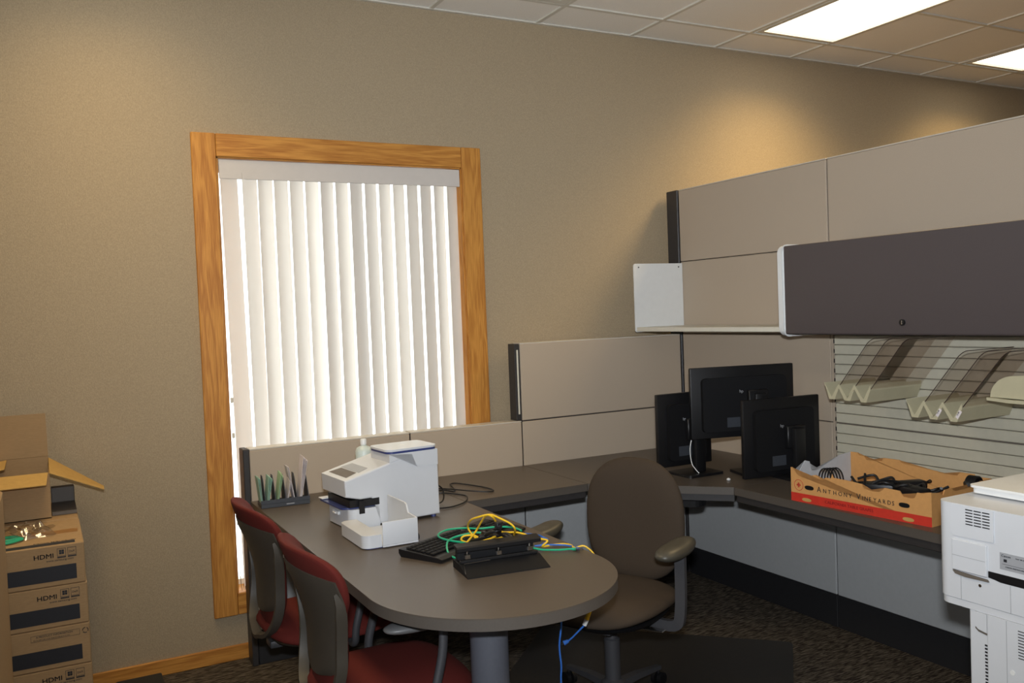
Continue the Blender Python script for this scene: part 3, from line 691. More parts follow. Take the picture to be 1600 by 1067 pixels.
for i in range(10): box(b_, (PXX-.0068, 1.235, .7195-.0073*i), (PXX-.0055, 1.297, .7215-.0073*i))
part('vent_slot', b_, M['black'], ped, world=True)
b_ = B(); box(b_, (PXX-.0066, 1.3255, .1), (PXX-.0055, 1.3265, .7365)); part('seam', b_, M['label'], ped, world=True)
b_ = B(); cyl(b_, (PXX-.0075, 1.312, .614), (PXX-.0055, 1.312, .614), .006, n=16); part('cap', b_, M['white'], ped, world=True)
for x_ in (2.08, 2.50):
    for y_ in (1.0, 1.39):
        b_ = B(); cyl(b_, (x_-.012, y_, .042), (x_+.012, y_, .042), .0415, n=20); box(b_, (x_-.02, y_-.02, .07), (x_+.02, y_+.02, .0895)); part('caster', b_, M['black'], ped, world=True)

# ================================================================== CHECK SCANNER on the peninsula
ms = thing('check_scanner', 'white desktop document scanner with navy-edged lid on the peninsula table', 'machine', (1.008, 3.186, DZ), R(4.6))
# local: +x = to its rear (right in picture), +y = away from viewer, z up
WD = .245
side = [(-.038, .128), (-.041, .190), (.077, .220), (.236, .260), (.255, .210), (.350, .206), (.351, .010), (.095, .010), (.095, .117), (.062, .113), (.02, .113)]
b_ = B(); prism(b_, side, 'y', 0, WD); bmesh.ops.recalc_face_normals(b_, faces=b_.faces)
es = [e for e in b_.edges if len(e.link_faces) == 2 and e.calc_face_angle(0) > .9 and abs(e.verts[0].co.y-e.verts[1].co.y) < 1e-5]
bmesh.ops.bevel(b_, geom=es, offset=.007, segments=3, affect='EDGES', profile=.5)
part('main_body', b_, M['machine'], ms)
b_ = B(); prism(b_, rpoly(-.025, 0, .094, WD-.01, .028, 6, (1, 0, 0, 1)), 'z', .004, .078); part('lower_body', b_, M['machine'], ms, smooth=True, sharp=35)
b_ = B(); prism(b_, rpoly(-.045, .02, .092, WD+.035, .03, 6, (1, 0, 0, 1)), 'z', .0785, .084); part('navy_plate', b_, M['navy'], ms, smooth=True)
b_ = B(); box(b_, (-.02, .012, .0845), (.0945, WD-.012, .112)); part('paper_path', b_, M['black'], ms)
b_ = B(); box(b_, (.012, -.0012, .060), (.034, .004, .108)); part('slot_notch', b_, M['black'], ms)
b_ = B(); box(b_, (.03, -.0012, .086), (.094, .004, .112)); part('slot_mouth', b_, M['black'], ms)
b_ = B(); prism(b_, [(.142, .2355), (.2365, .2595), (.2565, .2105), (.348, .2065), (.348, .2675), (.142, .2675)], 'y', -.002, .172); part('hopper', b_, M['machine'], ms)
b_ = B(); prism(b_, rpoly(.136, -.0022, .350, .178, .030, 6), 'z', .268, .276); part('lid_rim', b_, M['navy'], ms, smooth=True, sharp=35)
b_ = B(); prism(b_, rpoly(.134, -.0028, .352, .180, .031, 6), 'z', .2762, .284); ld = part('lid', b_, M['machine'], ms, smooth=True, sharp=35)
b_ = B(); prism(b_, supell(.012, .012, 2, 16, (.24, .09)), 'z', .2841, .2845); part('lid_mark', b_, M['white'], ld)
# sloped top windows
sl = math.atan2(.220-.190, .118)
def ontop(x, y, s=.0012):
    z = .190+(x+.041)*math.tan(sl) if x < .077 else .220+(x-.077)*.375
    return V((x, y, z+s))
for (xa, xb, ya, yb, m, nm) in ((-.020, .025, .035, .210, 'holder', 'display_window'), (.030, .072, .035, .210, 'label', 'display_window')):
    b_ = B(); vs = [b_.verts.new(ontop(*q)) for q in ((xa, ya), (xb, ya+.012), (xb, yb-.012), (xa, yb))]; b_.faces.new(vs)
    g = bmesh.ops.extrude_face_region(b_, geom=b_.faces[:]); bmesh.ops.translate(b_, vec=(0, 0, -.0008), verts=[v for v in g['geom'] if isinstance(v, bmesh.types.BMVert)])
    part(nm, b_, M['darkcard'] if m == 'holder' else M['label'], ms)
b_ = B(); box(b_, (-.034, .10, .045), (-.0245, .16, .060), .003, 1); box(b_, (-.040, .115, .048), (-.0335, .145, .056), .002, 1); part('front_latch', b_, M['white'], ms)
b_ = B(); box(b_, (-.045, WD-.012, .086), (.02, WD+.03, .090), .001, 1); part('exit_tray', b_, M['machine'], ms)
for x_ in (.0, .33):
    for y_ in (.02, .21):
        b_ = B(); cyl(b_, (x_, y_, 0), (x_, y_, .0102 if x_ > .1 else .004), .01, n=10); part('foot', b_, M['navy'], ms)
# output pocket in front of the scanner
tr = thing('output_pocket', 'small white plastic pocket tray standing against the front of the scanner', 'tray', (1.04, 3.03, DZ))
b_ = B(); prism(b_, rpoly(.935, 2.892, 1.0, 3.165, .03, 6, (1, 0, 0, 1)), 'z', DZ+.004, DZ+.048); part('low_step', b_, M['machine'], tr, world=True, smooth=True, sharp=35)
b_ = B()
box(b_, (1.0015, 2.882, DZ+.004), (1.131, 3.17, DZ+.010)); box(b_, (1.0015, 2.882, DZ+.010), (1.131, 2.887, DZ+.090), .002, 2)
prism(b_, [(2.887, DZ+.010), (3.17, DZ+.010), (3.17, DZ+.122), (2.992, DZ+.124), (2.978, DZ+.118), (2.962, DZ+.092), (2.887, DZ+.090)], 'x', 1.125, 1.131)
part('pocket', b_, M['machine'], tr, world=True, smooth=True, sharp=35)
b_ = B(); prism(b_, rpoly(.945, 2.90, 1.125, 3.16, .02), 'z', DZ, DZ+.0038); part('navy_base', b_, M['navy'], tr, world=True)
b_ = B(); cyl(b_, (1.132, 2.93, DZ+.011), (1.150, 2.93, DZ+.011), .011, n=16); part('roller', b_, M['black'], tr, world=True, smooth=True)
# bottle behind the scanner
bt = thing('plastic_bottle', 'translucent white bottle with screw cap standing behind the scanner', 'bottle', (1.170, 3.56, DZ))
b_ = B(); lathe(b_, [(0, 0), (.033, 0), (.035, .004), (.035, .235), (.029, .250), (.013, .258), (.011, .262), (0, .262)], n=28); part('body', b_, mat('milky plastic', (.55, .62, .58), .4, noise=.03, nscale=20), bt, smooth=True, sharp=50)
b_ = B(); lathe(b_, [(0, .2625), (.013, .2625), (.013, .283), (.011, .286), (0, .286)], n=24); part('cap', b_, M['white'], bt, smooth=True, sharp=50)
# black power cords behind the scanner
b_ = B(); tube(b_, [(1.36, 3.36, .80), (1.40, 3.38, .83), (1.45, 3.40, .80), (1.44, 3.38, .755), (1.38, 3.36, .748)], .0032)
tube(b_, [(1.38, 3.50, .742), (1.46, 3.58, .740), (1.53, 3.60, .740), (1.59, 3.50, .740), (1.577, 3.433, .740), (1.528, 3.36, .740), (1.449, 3.315, .740), (1.38, 3.32, .742)], .0032)
tube(b_, [(1.40, 3.62, .74), (1.55, 3.66, .74), (1.594, 3.60, .74), (1.626, 3.708, .743), (1.648, 3.766, .74), (1.681, 3.759, .74), (1.731, 3.623, .74), (1.744, 3.521, .74), (1.714, 3.492, .74), (1.64, 3.534, .746), (1.60, 3.62, .744), (1.56, 3.70, .74), (1.47, 3.75, .74)], .0032)
solo('loose_cable', b_, M['black'], 'black power cord curling on the desk right of the white scanner', 'cable', smooth=True)

# ================================================================== LETTER HOLDER
lh = thing('letter_holder', 'charcoal upright letter holder at the far left corner of the table', 'organizer', (.790, 3.800, DZ), R(-4))
b_ = B(); box(b_, (0, 0, 0), (.205, .11, .018), .002, 1); box(b_, (0, 0, .018), (.205, .004, .034)); part('base', b_, M['holder'], lh)
for x_ in (.018, .060, .103, .150, .200):
    b_ = B(); prism(b_, [(.006, .0185), (.105, .0185), (.105, .128), (.07, .128), (.045, .112), (.02, .07), (.006, .05)], 'x', x_-.0015, x_+.0015); part('divider', b_, M['holder'], lh)
b_ = B(); box(b_, (.105, -.0012, .008), (.138, -.0003, .012)); part('badge', b_, M['label'], lh)
def slip(xb, w_, h, lean, m, name, label, cat='papers', n=3, z0=.0195, y0=.012, tip=0):
    t = thing(name, label, cat, Matrix.LocRotScale(lh.location, lh.rotation_euler, None) @ V((xb, y0, z0)), R(-4))
    for k in range(n):
        b_ = B(); mt = Matrix.Translation((k*.0022, 0, 0)) @ Matrix.Rotation(R(lean+k*1.4), 4, 'Y') @ Matrix.Rotation(R(tip), 4, 'X')
        box(b_, (-.0006, 0, 0), (.0006, w_, h*(1-.03*k)), mtx=mt); part('sheet', b_, m, t)
    return t
slip(.004, .088, .112, -6, M['mint'], 'banknote_bundle', 'mint green papers in the leftmost slot of the letter holder', n=3)
slip(.028, .088, .112, 6, M['mint'], 'banknote_bundle', 'grey green paper bundle in the second slot of the letter holder', n=4)
slip(.070, .08, .120, 8, M['greenpaper'], 'deposit_slip', 'light green slips leaning in the middle slot of the holder', n=3, tip=6)
slip(.112, .08, .085, 8, M['paper'], 'short_envelope', 'shortest white papers between two dividers of the letter holder', n=2, tip=8)
slip(.142, .07, .150, -10, M['paper'], 'tall_envelope', 'narrow white paper leaning left in the letter holder', n=2)
slip(.165, .085, .185, 7, M['paper'], 'envelope_bundle', 'tallest white envelopes at the right end of the letter holder', n=4)

# ================================================================== KEYBOARD, PUNCH, CABLES
kb = thing('keyboard', 'black computer keyboard lying askew under the coloured cables', 'keyboard', (1.093, 2.590, DZ), math.atan2(.215, .425))
KL, KW = .472, .185
b_ = B(); prism(b_, [(0, .004), (0, .012), (.02, .016), (KW, .026), (KW, .012), (KW-.01, .0), (.01, .0)], 'x', 0, KL); part('case', b_, M['black'], kb)
key_me = {}
for r_ in (1, 2, 3, 4, 5, 0):
    x_ = .012
    ws = [.0185]*15
    if r_ == 0: ws = [.027, .022, .022, .11, .022, .022, .027]
    for w_ in ws:
        if w_ not in key_me:
            b_ = B(); box(b_, (0, 0, 0), (w_-.003, .0155, .0055), .0015, 1); k_ = part('key', b_, M['blackmat'], kb); key_me[w_] = k_.data
        else: k_ = link('key', key_me[w_], kb)
        y_ = .045+r_*.0205; k_.location = (x_, y_, .0165+y_*.060); x_ += w_
    for gx_ in ((.318, .337, .356) if r_ in (0, 3, 4, 5) else ((.337,) if r_ == 1 else ())):
        k_ = link('key', key_me[.0185], kb); y_ = .045+r_*.0205; k_.location = (gx_, y_, .0165+y_*.060)
    for gx_ in (.385, .4035, .422, .4405) if r_ < 5 else ():
        k_ = link('key', key_me[.0185], kb); y_ = .045+r_*.0205; k_.location = (gx_, y_, .0165+y_*.060)
pn = thing('hole_punch', 'black three-hole punch with steel punch heads near the rounded table end', 'hole punch', (1.091, 2.393, DZ), R(-7.2))
b_ = B(); prism(b_, [(0, 0), (0, .003), (.085, .024), (.150, .024), (.150, 0)], 'x', 0, .268); part('base', b_, M['blackmat'], pn)
b_ = B(); box(b_, (.004, .082, .0245), (.262, .098, .034), .002, 1); part('guide_rail', b_, M['black'], pn)
b_ = B(); box(b_, (.004, .120, .0245), (.262, .135, .070), .002, 1); part('back_rail', b_, M['black'], pn)
b_ = B(); prism(b_, [(.080, .061), (.079, .072), (.085, .076), (.118, .080), (.120, .0705)], 'x', -.006, .272); part('lever', b_, M['black'], pn)
for x_ in (.030, .133, .237):
    b_ = B(); box(b_, (x_-.009, .085, .0345), (x_+.009, .103, .050), .002, 1); hd = part('punch_head', b_, M['chrome'], pn)
    b_ = B(); cyl(b_, (x_, .094, .0505), (x_, .094, .0610), .0025, n=10); part('pin', b_, M['chrome'], hd)
b_ = B(); tube(b_, [(.0, .02, .011), (.012, .074, .026), (.10, .080, .0262)], .0012, 5, 0); part('wire_guide', b_, M['chrome'], pn)

def cable(name, segs, r, m, label, ends=()):
    t = thing(name, label, 'cable', V(segs[0][0]))
    b_ = B()
    for s in segs: tube(b_, s, r, 7, 7)
    part('cord', b_, M[m], t, world=True, smooth=True)
    for p, q in ends:
        b_ = B(); p, q = V(p), V(q); d = (q-p).normalized(); sd = d.cross(V((0, 0, 1))).normalized()
        cyl(b_, p, p+d*.014, .0042, .0055, 10); part('strain_boot', b_, M[m], t, world=True)
        b_ = B(); mm = face_mtx(p+d*.0145, d, sd); box(b_, (0, -.0055, -.004), (.020, .0055, .004), .001, 1, mtx=mm); part('plug', b_, M['bag'], t, world=True)
    return t
y = []
y.append([(1.155, 2.559, .790), (1.187, 2.560, .790), (1.240, 2.551, .800), (1.275, 2.569, .800), (1.256, 2.60, .790), (1.248, 2.640, .780), (1.240, 2.670, .790), (1.240, 2.703, .810), (1.217, 2.630, .850), (1.223, 2.578, .870), (1.248, 2.545, .880), (1.269, 2.524, .870), (1.301, 2.509, .850), (1.316, 2.508, .830), (1.345, 2.574, .790)])
y.append([(1.198, 2.625, .780), (1.252, 2.668, .800), (1.250, 2.62, .840), (1.245, 2.571, .872), (1.252, 2.537, .874), (1.292, 2.581, .830), (1.321, 2.607, .800), (1.378, 2.604, .790), (1.42, 2.557, .775), (1.444, 2.525, .770), (1.428, 2.528, .755), (1.44, 2.546, .745), (1.488, 2.557, .742), (1.519, 2.543, .742), (1.530, 2.517, .742), (1.521, 2.489, .742)])
y.append([(1.345, 2.574, .79), (1.30, 2.63, .77), (1.235, 2.618, .770), (1.214, 2.669, .770), (1.201, 2.675, .780), (1.212, 2.673, .790), (1.240, 2.661, .790), (1.265, 2.646, .780), (1.31, 2.58, .79), (1.331, 2.540, .792), (1.346, 2.521, .800), (1.367, 2.514, .792)])
cable('network_cable', y, .0032, 'yellow', 'tangled yellow network cable standing in loops over the hole punch', [((1.521, 2.489, .742), (1.515, 2.46, .742))])
g = [[(1.410, 2.575, .745), (1.35, 2.60, .76), (1.28, 2.62, .77), (1.232, 2.620, .770), (1.198, 2.680, .770), (1.175, 2.738, .769), (1.170, 2.788, .769), (1.183, 2.819, .772), (1.225, 2.841, .775), (1.272, 2.810, .780), (1.304, 2.751, .785), (1.350, 2.721, .790), (1.387, 2.693, .790), (1.410, 2.671, .785), (1.417, 2.652, .780)],
     [(1.13, 2.555, .742), (1.142, 2.585, .745), (1.140, 2.642, .747), (1.154, 2.687, .770), (1.194, 2.734, .772), (1.232, 2.725, .780), (1.271, 2.684, .790), (1.33, 2.60, .78), (1.407, 2.544, .745), (1.457, 2.499, .742), (1.498, 2.481, .742), (1.508, 2.476, .742)]]
cable('network_cable', g, .0034, 'green', 'green network cable looping over the keyboard and behind the punch', [((1.508, 2.476, .742), (1.53, 2.455, .742))])
bb = [[(1.417, 2.628, .775), (1.452, 2.645, .765), (1.483, 2.653, .755), (1.501, 2.655, .745), (1.50, 2.62, .742), (1.45, 2.58, .742), (1.423, 2.572, .745), (1.468, 2.554, .745), (1.512, 2.532, .742), (1.526, 2.500, .742), (1.525, 2.478, .742)]]
cable('network_cable', bb, .0030, 'blue', 'short blue network cable on the table behind the punch', [((1.525, 2.478, .742), (1.528, 2.45, .742))])
b_ = B()
tube(b_, [(1.239, 2.617, .790), (1.261, 2.593, .810), (1.257, 2.520, .840), (1.258, 2.505, .850), (1.277, 2.551, .820), (1.303, 2.557, .800), (1.332, 2.548, .790), (1.320, 2.580, .800), (1.277, 2.577, .800), (1.263, 2.641, .800)], .0055)
tube(b_, [(1.22, 2.66, .772), (1.25, 2.58, .80), (1.30, 2.60, .80), (1.27, 2.53, .83), (1.24, 2.57, .81), (1.30, 2.62, .79), (1.34, 2.60, .78), (1.36, 2.66, .775)], .0055)
box(b_, (1.248, 2.500, .838), (1.268, 2.520, .862), .003, 1); box(b_, (1.318, 2.53, .785), (1.350, 2.55, .797), .003, 1)
solo('video_cable', b_, M['black'], 'knotted black cable in the middle of the coloured cable tangle', 'cable', smooth=True)
# cables hanging beside the table
t = cable('network_cable', [[(1.535, 2.49, .740), (1.560, 2.475, .742), (1.588, 2.455, .70), (1.582, 2.446, .615), (1.569, 2.449, .573), (1.554, 2.456, .528)]], .0028, 'yellow', 'yellow network cable hanging over the right rim of the peninsula table', [])
b_ = B(); cyl(b_, (1.556, 2.455, .532), (1.545, 2.460, .505), .0055, .008, 10); part('strain_boot', b_, M['yellow'], t, world=True)
b_ = B(); cyl(b_, (1.545, 2.460, .5045), (1.537, 2.463, .486), .0075, .0075, 8); part('coupler', b_, M['white'], t, world=True)
t = cable('network_cable', [[(1.536, 2.463, .4855), (1.520, 2.472, .468), (1.501, 2.480, .449), (1.488, 2.487, .437)]], .0030, 'blue', 'short blue cable joined to the hanging yellow cable', [])
b_ = B(); cyl(b_, (1.488, 2.487, .4368), (1.474, 2.494, .430), .0055, .0085, 10); part('strain_boot', b_, M['blue'], t, world=True)
b_ = B(); cyl(b_, (1.4735, 2.4945, .4298), (1.463, 2.50, .424), .006, .005, 8); part('plug', b_, M['bag'], t, world=True)
cable('network_cable', [[(1.40, 2.389, .699), (1.405, 2.389, .589), (1.404, 2.388, .533), (1.396, 2.390, .469), (1.398, 2.386, .408), (1.395, 2.386, .354), (1.40, 2.39, .20), (1.39, 2.40, .05), (1.43, 2.45, .0075), (1.55, 2.6, .0075), (1.7, 2.62, .0075)]], .0030, 'blue', 'long blue network cable hanging straight down under the table to the floor')

# ================================================================== CHAIRS
def star_base(t, m, zhub=.11, r=.31, off=0):
    b_ = B(); lathe(b_, [(0, .075), (.045, .075), (.045, .12), (.030, .13), (.030, .28), (.022, .285), (.022, .385), (0, .385)], n=20); part('gas_lift', b_, m, t, smooth=True)
    for k in range(5):
        a = off+k*2*math.pi/5; d = V((math.cos(a), math.sin(a), 0))
        pts = [d*.035+V((0, 0, .098)), d*.15+V((0, 0, .092)), d*r+V((0, 0, .072))]
        b_ = B(); sweep(b_, pts, [(-.022, -.012), (.022, -.012), (.018, .012), (-.018, .012)], upv=(0, 0, 1), scale=[1, .9, .6]); lg = part('base_leg', b_, m, t)
        s = V((-d.y, d.x, 0)); c = d*(r-.004)+V((0, 0, .027))
        b_ = B(); cyl(b_, c-s*.022, c-s*.006, .026, n=16); cyl(b_, c+s*.006, c+s*.022, .026, n=16); cyl(b_, c-s*.022, c+s*.022, .006, n=8); cyl(b_, c+V((0, 0, .0)), c+V((0, 0, .036)), .007, n=8)
        part('caster', b_, M['black'], lg, smooth=True)
def task_chair(label, loc, rz):
    """faces local +x; shell back behind a burgundy cushion"""
    t = thing('task_chair', label, 'chair', loc, rz, 'burgundy task chairs')
    star_base(t, M['chairmetal'], off=.3)
    # half-width of the shell by height
    prof = [(.44, .085), (.48, .145), (.53, .166), (.58, .168), (.62, .170), (.68, .205), (.74, .222), (.81, .224), (.85, .210)]
    def bx(y, z):  # back surface x
        s = (z-.45)/.42
        return -.215 - .075*s + .035*math.sin(s*math.pi*1.1) + 1.15*y*y*(.6+.4*s)
    out_c = [(-.06, .45), (.06, .45)] + []
    cpts = [(.44, .09), (.50, .140), (.60, .150), (.68, .175), (.74, .215), (.80, .232), (.845, .222), (.872, .175), (.884, .09)]
    outline = [(y_, z_) for z_, y_ in cpts] + [(-y_, z_) for z_, y_ in reversed(cpts)]
    sm_ = [(p.x, p.y) for p in spline([V((a, b, 0)) for a, b in outline+outline[:1]], 3)[:-1]]
    b_ = B(); cushion(b_, sm_, lambda a, b, c: V((bx(a, b)+.020+c*(1+.25*max(0, (b-.72)/.15)), a, b)), .045, .012, 9, .5); part('back_cushion', b_, M['burgundy'], t, smooth=True, sharp=80)
    # shell (stops below the cushion top)
    def hw(z):
        for (z0, w0), (z1, w1) in zip(prof, prof[1:]):
            if z0 <= z <= z1: f = (z-z0)/(z1-z0); f = f*f*(3-2*f); return w0+(w1-w0)*f
        return prof[-1][1]
    b_ = B(); rows = []; nz, ny = 22, 12
    for i in range(nz+1):
        z = .49+(.805-.49)*i/nz; h = min(hw(z), .168 if z < .62 else 9)
        if z < .56: h *= math.sqrt(max(.05, 1-((.56-z)/.075)**2))
        rows.append([b_.verts.new((bx(h*(2*j/ny-1), z)-.004+.012*abs(2*j/ny-1)**4, h*(2*j/ny-1), z+.018*(1-(2*j/ny-1)**2)*(1 if i == nz else 0))) for j in range(ny+1)])
    for a, c in zip(rows, rows[1:]):
        for j in range(ny): b_.faces.new((a[j], a[j+1], c[j+1], c[j]))
    bmesh.ops.recalc_face_normals(b_, faces=b_.faces)
    bmesh.ops.solidify(b_, geom=b_.faces[:], thickness=.007)
    part('back_shell', b_, M['shell'], t, smooth=True, sharp=60)
    # looped frame around the back
    lp = []
    for z_, y_ in ((.775, .226), (.74, .224), (.70, .212), (.65, .195), (.60, .184), (.54, .180), (.48, .162), (.43, .115), (.41, .05)): lp.append((bx(y_, z_)-.004, y_, z_))
    full = lp + [(-.225, 0, .398)] + [(x_, -y_, z_) for x_, y_, z_ in reversed(lp)]
    fs = spline(full, 4); nf = len(fs)
    b_ = B(); sweep(b_, fs, [(-.007, -.016), (.007, -.016), (.008, 0), (.007, .016), (-.007, .016), (-.008, 0)], upv=(1, 0, .15), scale=[min(1, .25+min(i, nf-1-i)/9) for i in range(nf)]); part('back_frame', b_, M['shell'], t, smooth=True, sharp=60)
    # seat
    b_ = B(); cushion(b_, supell(.235, .235, 3.2, 36, (.02, 0)), lambda a, b, c: V((a, b, .425+c-.5*max(0, a-.12)**2*2-.02*(abs(b)/.23)**3)), .045, .03, 9); part('seat', b_, M['burgundy'], t, smooth=True, sharp=80)
    b_ = B(); cushion(b_, supell(.215, .215, 3.0, 32, (.02, 0)), lambda a, b, c: V((a, b, .398+c)), .008, .03, 6); part('seat_shell', b_, M['shell'], t, smooth=True, sharp=80)
    b_ = B(); box(b_, (-.19, -.035, .345), (.08, .035, .372), .006, 2); part('mechanism', b_, M['chairmetal'], t, smooth=True)
    for s in (-1, 1):
        b_ = B(); sweep(b_, spline([(.05, s*.19, .385), (.05, s*.262, .39), (.055, s*.272, .45), (.085, s*.268, .56), (.095, s*.262, .645)], 5), circ(.015, 10, .013)); ar = part('armrest', b_, M['chairmetal'], t, smooth=True, sharp=60)
        b_ = B(); cushion(b_, supell(.115, .040, 2.6, 24, (.03, s*.258)), lambda a, b, c: V((a, b, .657+c)), .014, .014, 6); part('arm_pad', b_, M['greypad'], ar, smooth=True, sharp=80)
    return t
task_chair('burgundy chair nearest the viewer, taupe shell back, tucked under the table', (.880, 2.590, 0), R(1))
task_chair('burgundy chair with taupe shell nearer the window, behind the first', (.868, 3.260, 0), R(1))
# brown chair
t = thing('office_chair', 'dark brown fabric office chair with rounded back, turned to the table', 'chair', (1.845, 2.765, .0035), math.atan2(-.455, -.89))
star_base(t, M['chairmetal'], off=.5)
b_ = B(); cushion(b_, supell(.214, .240, 2.5, 40, (0, .690)), lambda a, b, c: V((-.225-.10*(b-.70)-.02*math.cos((b-.62)*7)+.55*a*a+c, a, b)), .045, .030, 10); part('backrest', b_, M['brownfab'], t, smooth=True, sharp=80)
b_ = B(); cushion(b_, supell(.19, .20, 2.6, 32, (0, .68)), lambda a, b, c: V((-.262-.10*(b-.70)-.02*math.cos((b-.62)*7)+.55*a*a-c, a, b)), .022, .004, 7); part('back_shell', b_, M['blackmat'], t, smooth=True, sharp=80)
b_ = B(); cushion(b_, supell(.250, .245, 2.7, 40, (.03, 0)), lambda a, b, c: V((a, b, .440+c-.7*max(0, a-.12)**2+.5*max(0, abs(b)-.12)**2)), .045, .035, 10); part('seat', b_, M['brownfab'], t, smooth=True, sharp=80)
b_ = B(); cushion(b_, supell(.22, .215, 2.7, 32, (.03, 0)), lambda a, b, c: V((a, b, .402+c)), .006, .025, 6); part('seat_pan', b_, M['blackmat'], t, smooth=True, sharp=80)
b_ = B(); box(b_, (-.16, -.06, .335), (.12, .06, .376), .008, 2); sweep(b_, spline([(-.12, 0, .355), (-.24, 0, .36), (-.285, 0, .42), (-.285, 0, .62)], 5), [(-.035, -.008), (.035, -.008), (.035, .008), (-.035, .008)], upv=(0, 1, 0)); part('mechanism', b_, M['chairmetal'], t, smooth=True)
b_ = B(); box(b_, (.02, .13, .357), (.05, .235, .363), .002, 1); part('height_lever', b_, M['chrome'], t)
for s in (-1, 1):
    b_ = B(); sweep(b_, spline([(.0, s*.15, .378), (.0, s*.26, .375), (.0, s*.285, .43), (-.005, s*.287, .60), (-.005, s*.285, .632)], 5), [(-.019, -.010), (.019, -.010), (.019, .010), (-.019, .010)], upv=(1, 0, 0)); ar = part('armrest', b_, M['chairmetal'], t, smooth=True, sharp=60)
    b_ = B(); cushion(b_, supell(.125, .050, 2.4, 28, (.02, s*.282)), lambda a, b, c: V((a, b, .655+c+.12*max(0, -a))), .024, .022, 8); part('arm_pad', b_, M['armpad'], ar, smooth=True, sharp=80)
# floor mat under the brown chair
b_ = B(); prism(b_, rpoly(-.675, -.575, .675, .575, .03), 'z', .0005, .004, Matrix.Translation((2.019, 2.832, 0)) @ Matrix.Rotation(R(45), 4, 'Z'))
solo('chair_mat', b_, mat('dark mat', (.030, .026, .022), .5, noise=.15, nscale=80), 'dark rectangular chair mat on the carpet under the brown chair', 'mat')

# ================================================================== BOXES AT LEFT
BX1, BY0, BY1 = .096, 3.283, 3.705; BX0 = BX1-.44
labs = ['lowest flat carton of the front stack, hidden below the frame', 'carton second from the floor in the front stack', 'carton at the bottom edge of the picture with display logos',
        'carton with framed small print and recycling ring, third from top', 'carton with display logos, second from top of the stack', 'topmost carton with display logos under the plastic bag and green cable']
H = .1363
for k in range(6):
    z0_ = k*H; jx = [.0, .004, .005, .004, .003, 0][k]; rot = R([0, .4, -.3, .3, -.2, 0][k])
    t = thing('flat_carton', labs[k], 'box', ((BX0+BX1)/2+jx, (BY0+BY1)/2, z0_), 0, 'cardboard cartons in the front stack')
    hx, hy = .22, (BY1-BY0)/2
    b_ = B(); box(b_, (-hx, -hy, .0006), (hx, hy, H-.0006), .003, 1); bd = part('body', b_, M['kraft'], t)
    b_ = B(); box(b_, (-hx+.01, -hy-.0005, .0175), (.194, -hy+.0002, .0675))
    part('dark_band', b_, M['ink'], bd)
    fmx = lambda x_, z_: face_mtx((x_, -hy-.0006, z_), (1, 0, 0), (0, 0, 1))
    if k == 3:
        b_ = B()
        for a, b in (((.045, .100), (.189, .1008)), ((.045, .1192), (.189, .12)), ((.045, .100), (.0458, .12)), ((.1882, .100), (.189, .12))): box(b_, (a[0], -hy-.0006, a[1]), (b[0], -hy, b[1]))
        add_bm(b_, text_bm('A PRODUCT INFORMATION', .0085, fmx(.060, .1115)))
        add_bm(b_, text_bm('Do not open with a knife. Keep this side up at all times.', .0048, fmx(.052, .1035)))
        part('print', b_, M['ink'], bd)
        b_ = B()
        for q in range(3):
            a0 = R(90+120*q); pts = [V((.206+.0085*math.cos(a0+R(a)), -hy-.0004, .111+.0085*math.sin(a0+R(a)))) for a in range(0, 91, 15)]
            sweep(b_, pts, circ(.0013, 5))
        part('recycling_mark', b_, M['ink'], bd)
    elif k != 0:
        b_ = text_bm('HDMI', .0215, fmx(.069, .0955), sx=1.12); add_bm(b_, text_bm('HDMI', .0215, fmx(.0697, .0958), sx=1.12)); add_bm(b_, text_bm('www.samsung.com', .0095, fmx(.106, .0835), sx=1.10)); part('print', b_, M['ink'], bd)
        for (xa, kind) in ((.142, 'w'), (.173, 'd')):
            b_ = B()
            for a, b in (((0, 0), (.026, .0012)), ((0, .0248), (.026, .026)), ((0, 0), (.0012, .026)), ((.0248, 0), (.026, .026)), ((0, -.0055), (.026, -.0015))): box(b_, (xa+a[0]-.003, -hy-.0007, .0975+a[1]), (xa+b[0]-.003, -hy, .0975+b[1]))
            if kind == 'w':
                for i in (0, 1):
                    for j in (0, 1): box(b_, (xa+.003+i*.0075, -hy-.0007, .104+j*.0075), (xa+.0098+i*.0075, -hy, .1108+j*.0075))
            else: add_bm(b_, text_bm('DeX', .0095, fmx(xa+.0005, .107)))
            part('print', b_, M['ink'], bd)
    if k == 5:
        b_ = B(); box(b_, (-hx+.01, -hy+.010, H-.0006), (.194, -hy+.050, H-.0001)); part('dark_band', b_, M['ink'], bd)
        b_ = text_bm('Premium color monitor', .011, face_mtx((.07, -hy+.056, H-.0003), (1, 0, 0), (0, 1, 0)), sx=1.2); part('print', b_, M['ink'], bd)
        b_ = B(); box(b_, (-hx, -.03, H-.0005), (hx-.012, .025, H)); part('tape', b_, M['tape'], bd)
# back stack
ZB = 6*H
for k in range(3):
    t = thing('carton', ['bottom carton of the rear pile against the wall', 'middle carton of the rear pile against the wall', 'upper carton of the rear pile carrying the open box'][k], 'box', (-.14, 3.915, k*ZB/3), 0, 'cartons in the rear pile')
    b_ = B(); box(b_, (-.24, -.195, .0006), (.235, .200, ZB/3-.0006), .003, 1); part('body', b_, M['kraft'], t)
    b_ = B(); box(b_, (-.24, -.02, ZB/3-.0005), (.235, .03, ZB/3)); part('tape', b_, M['tape'], t)
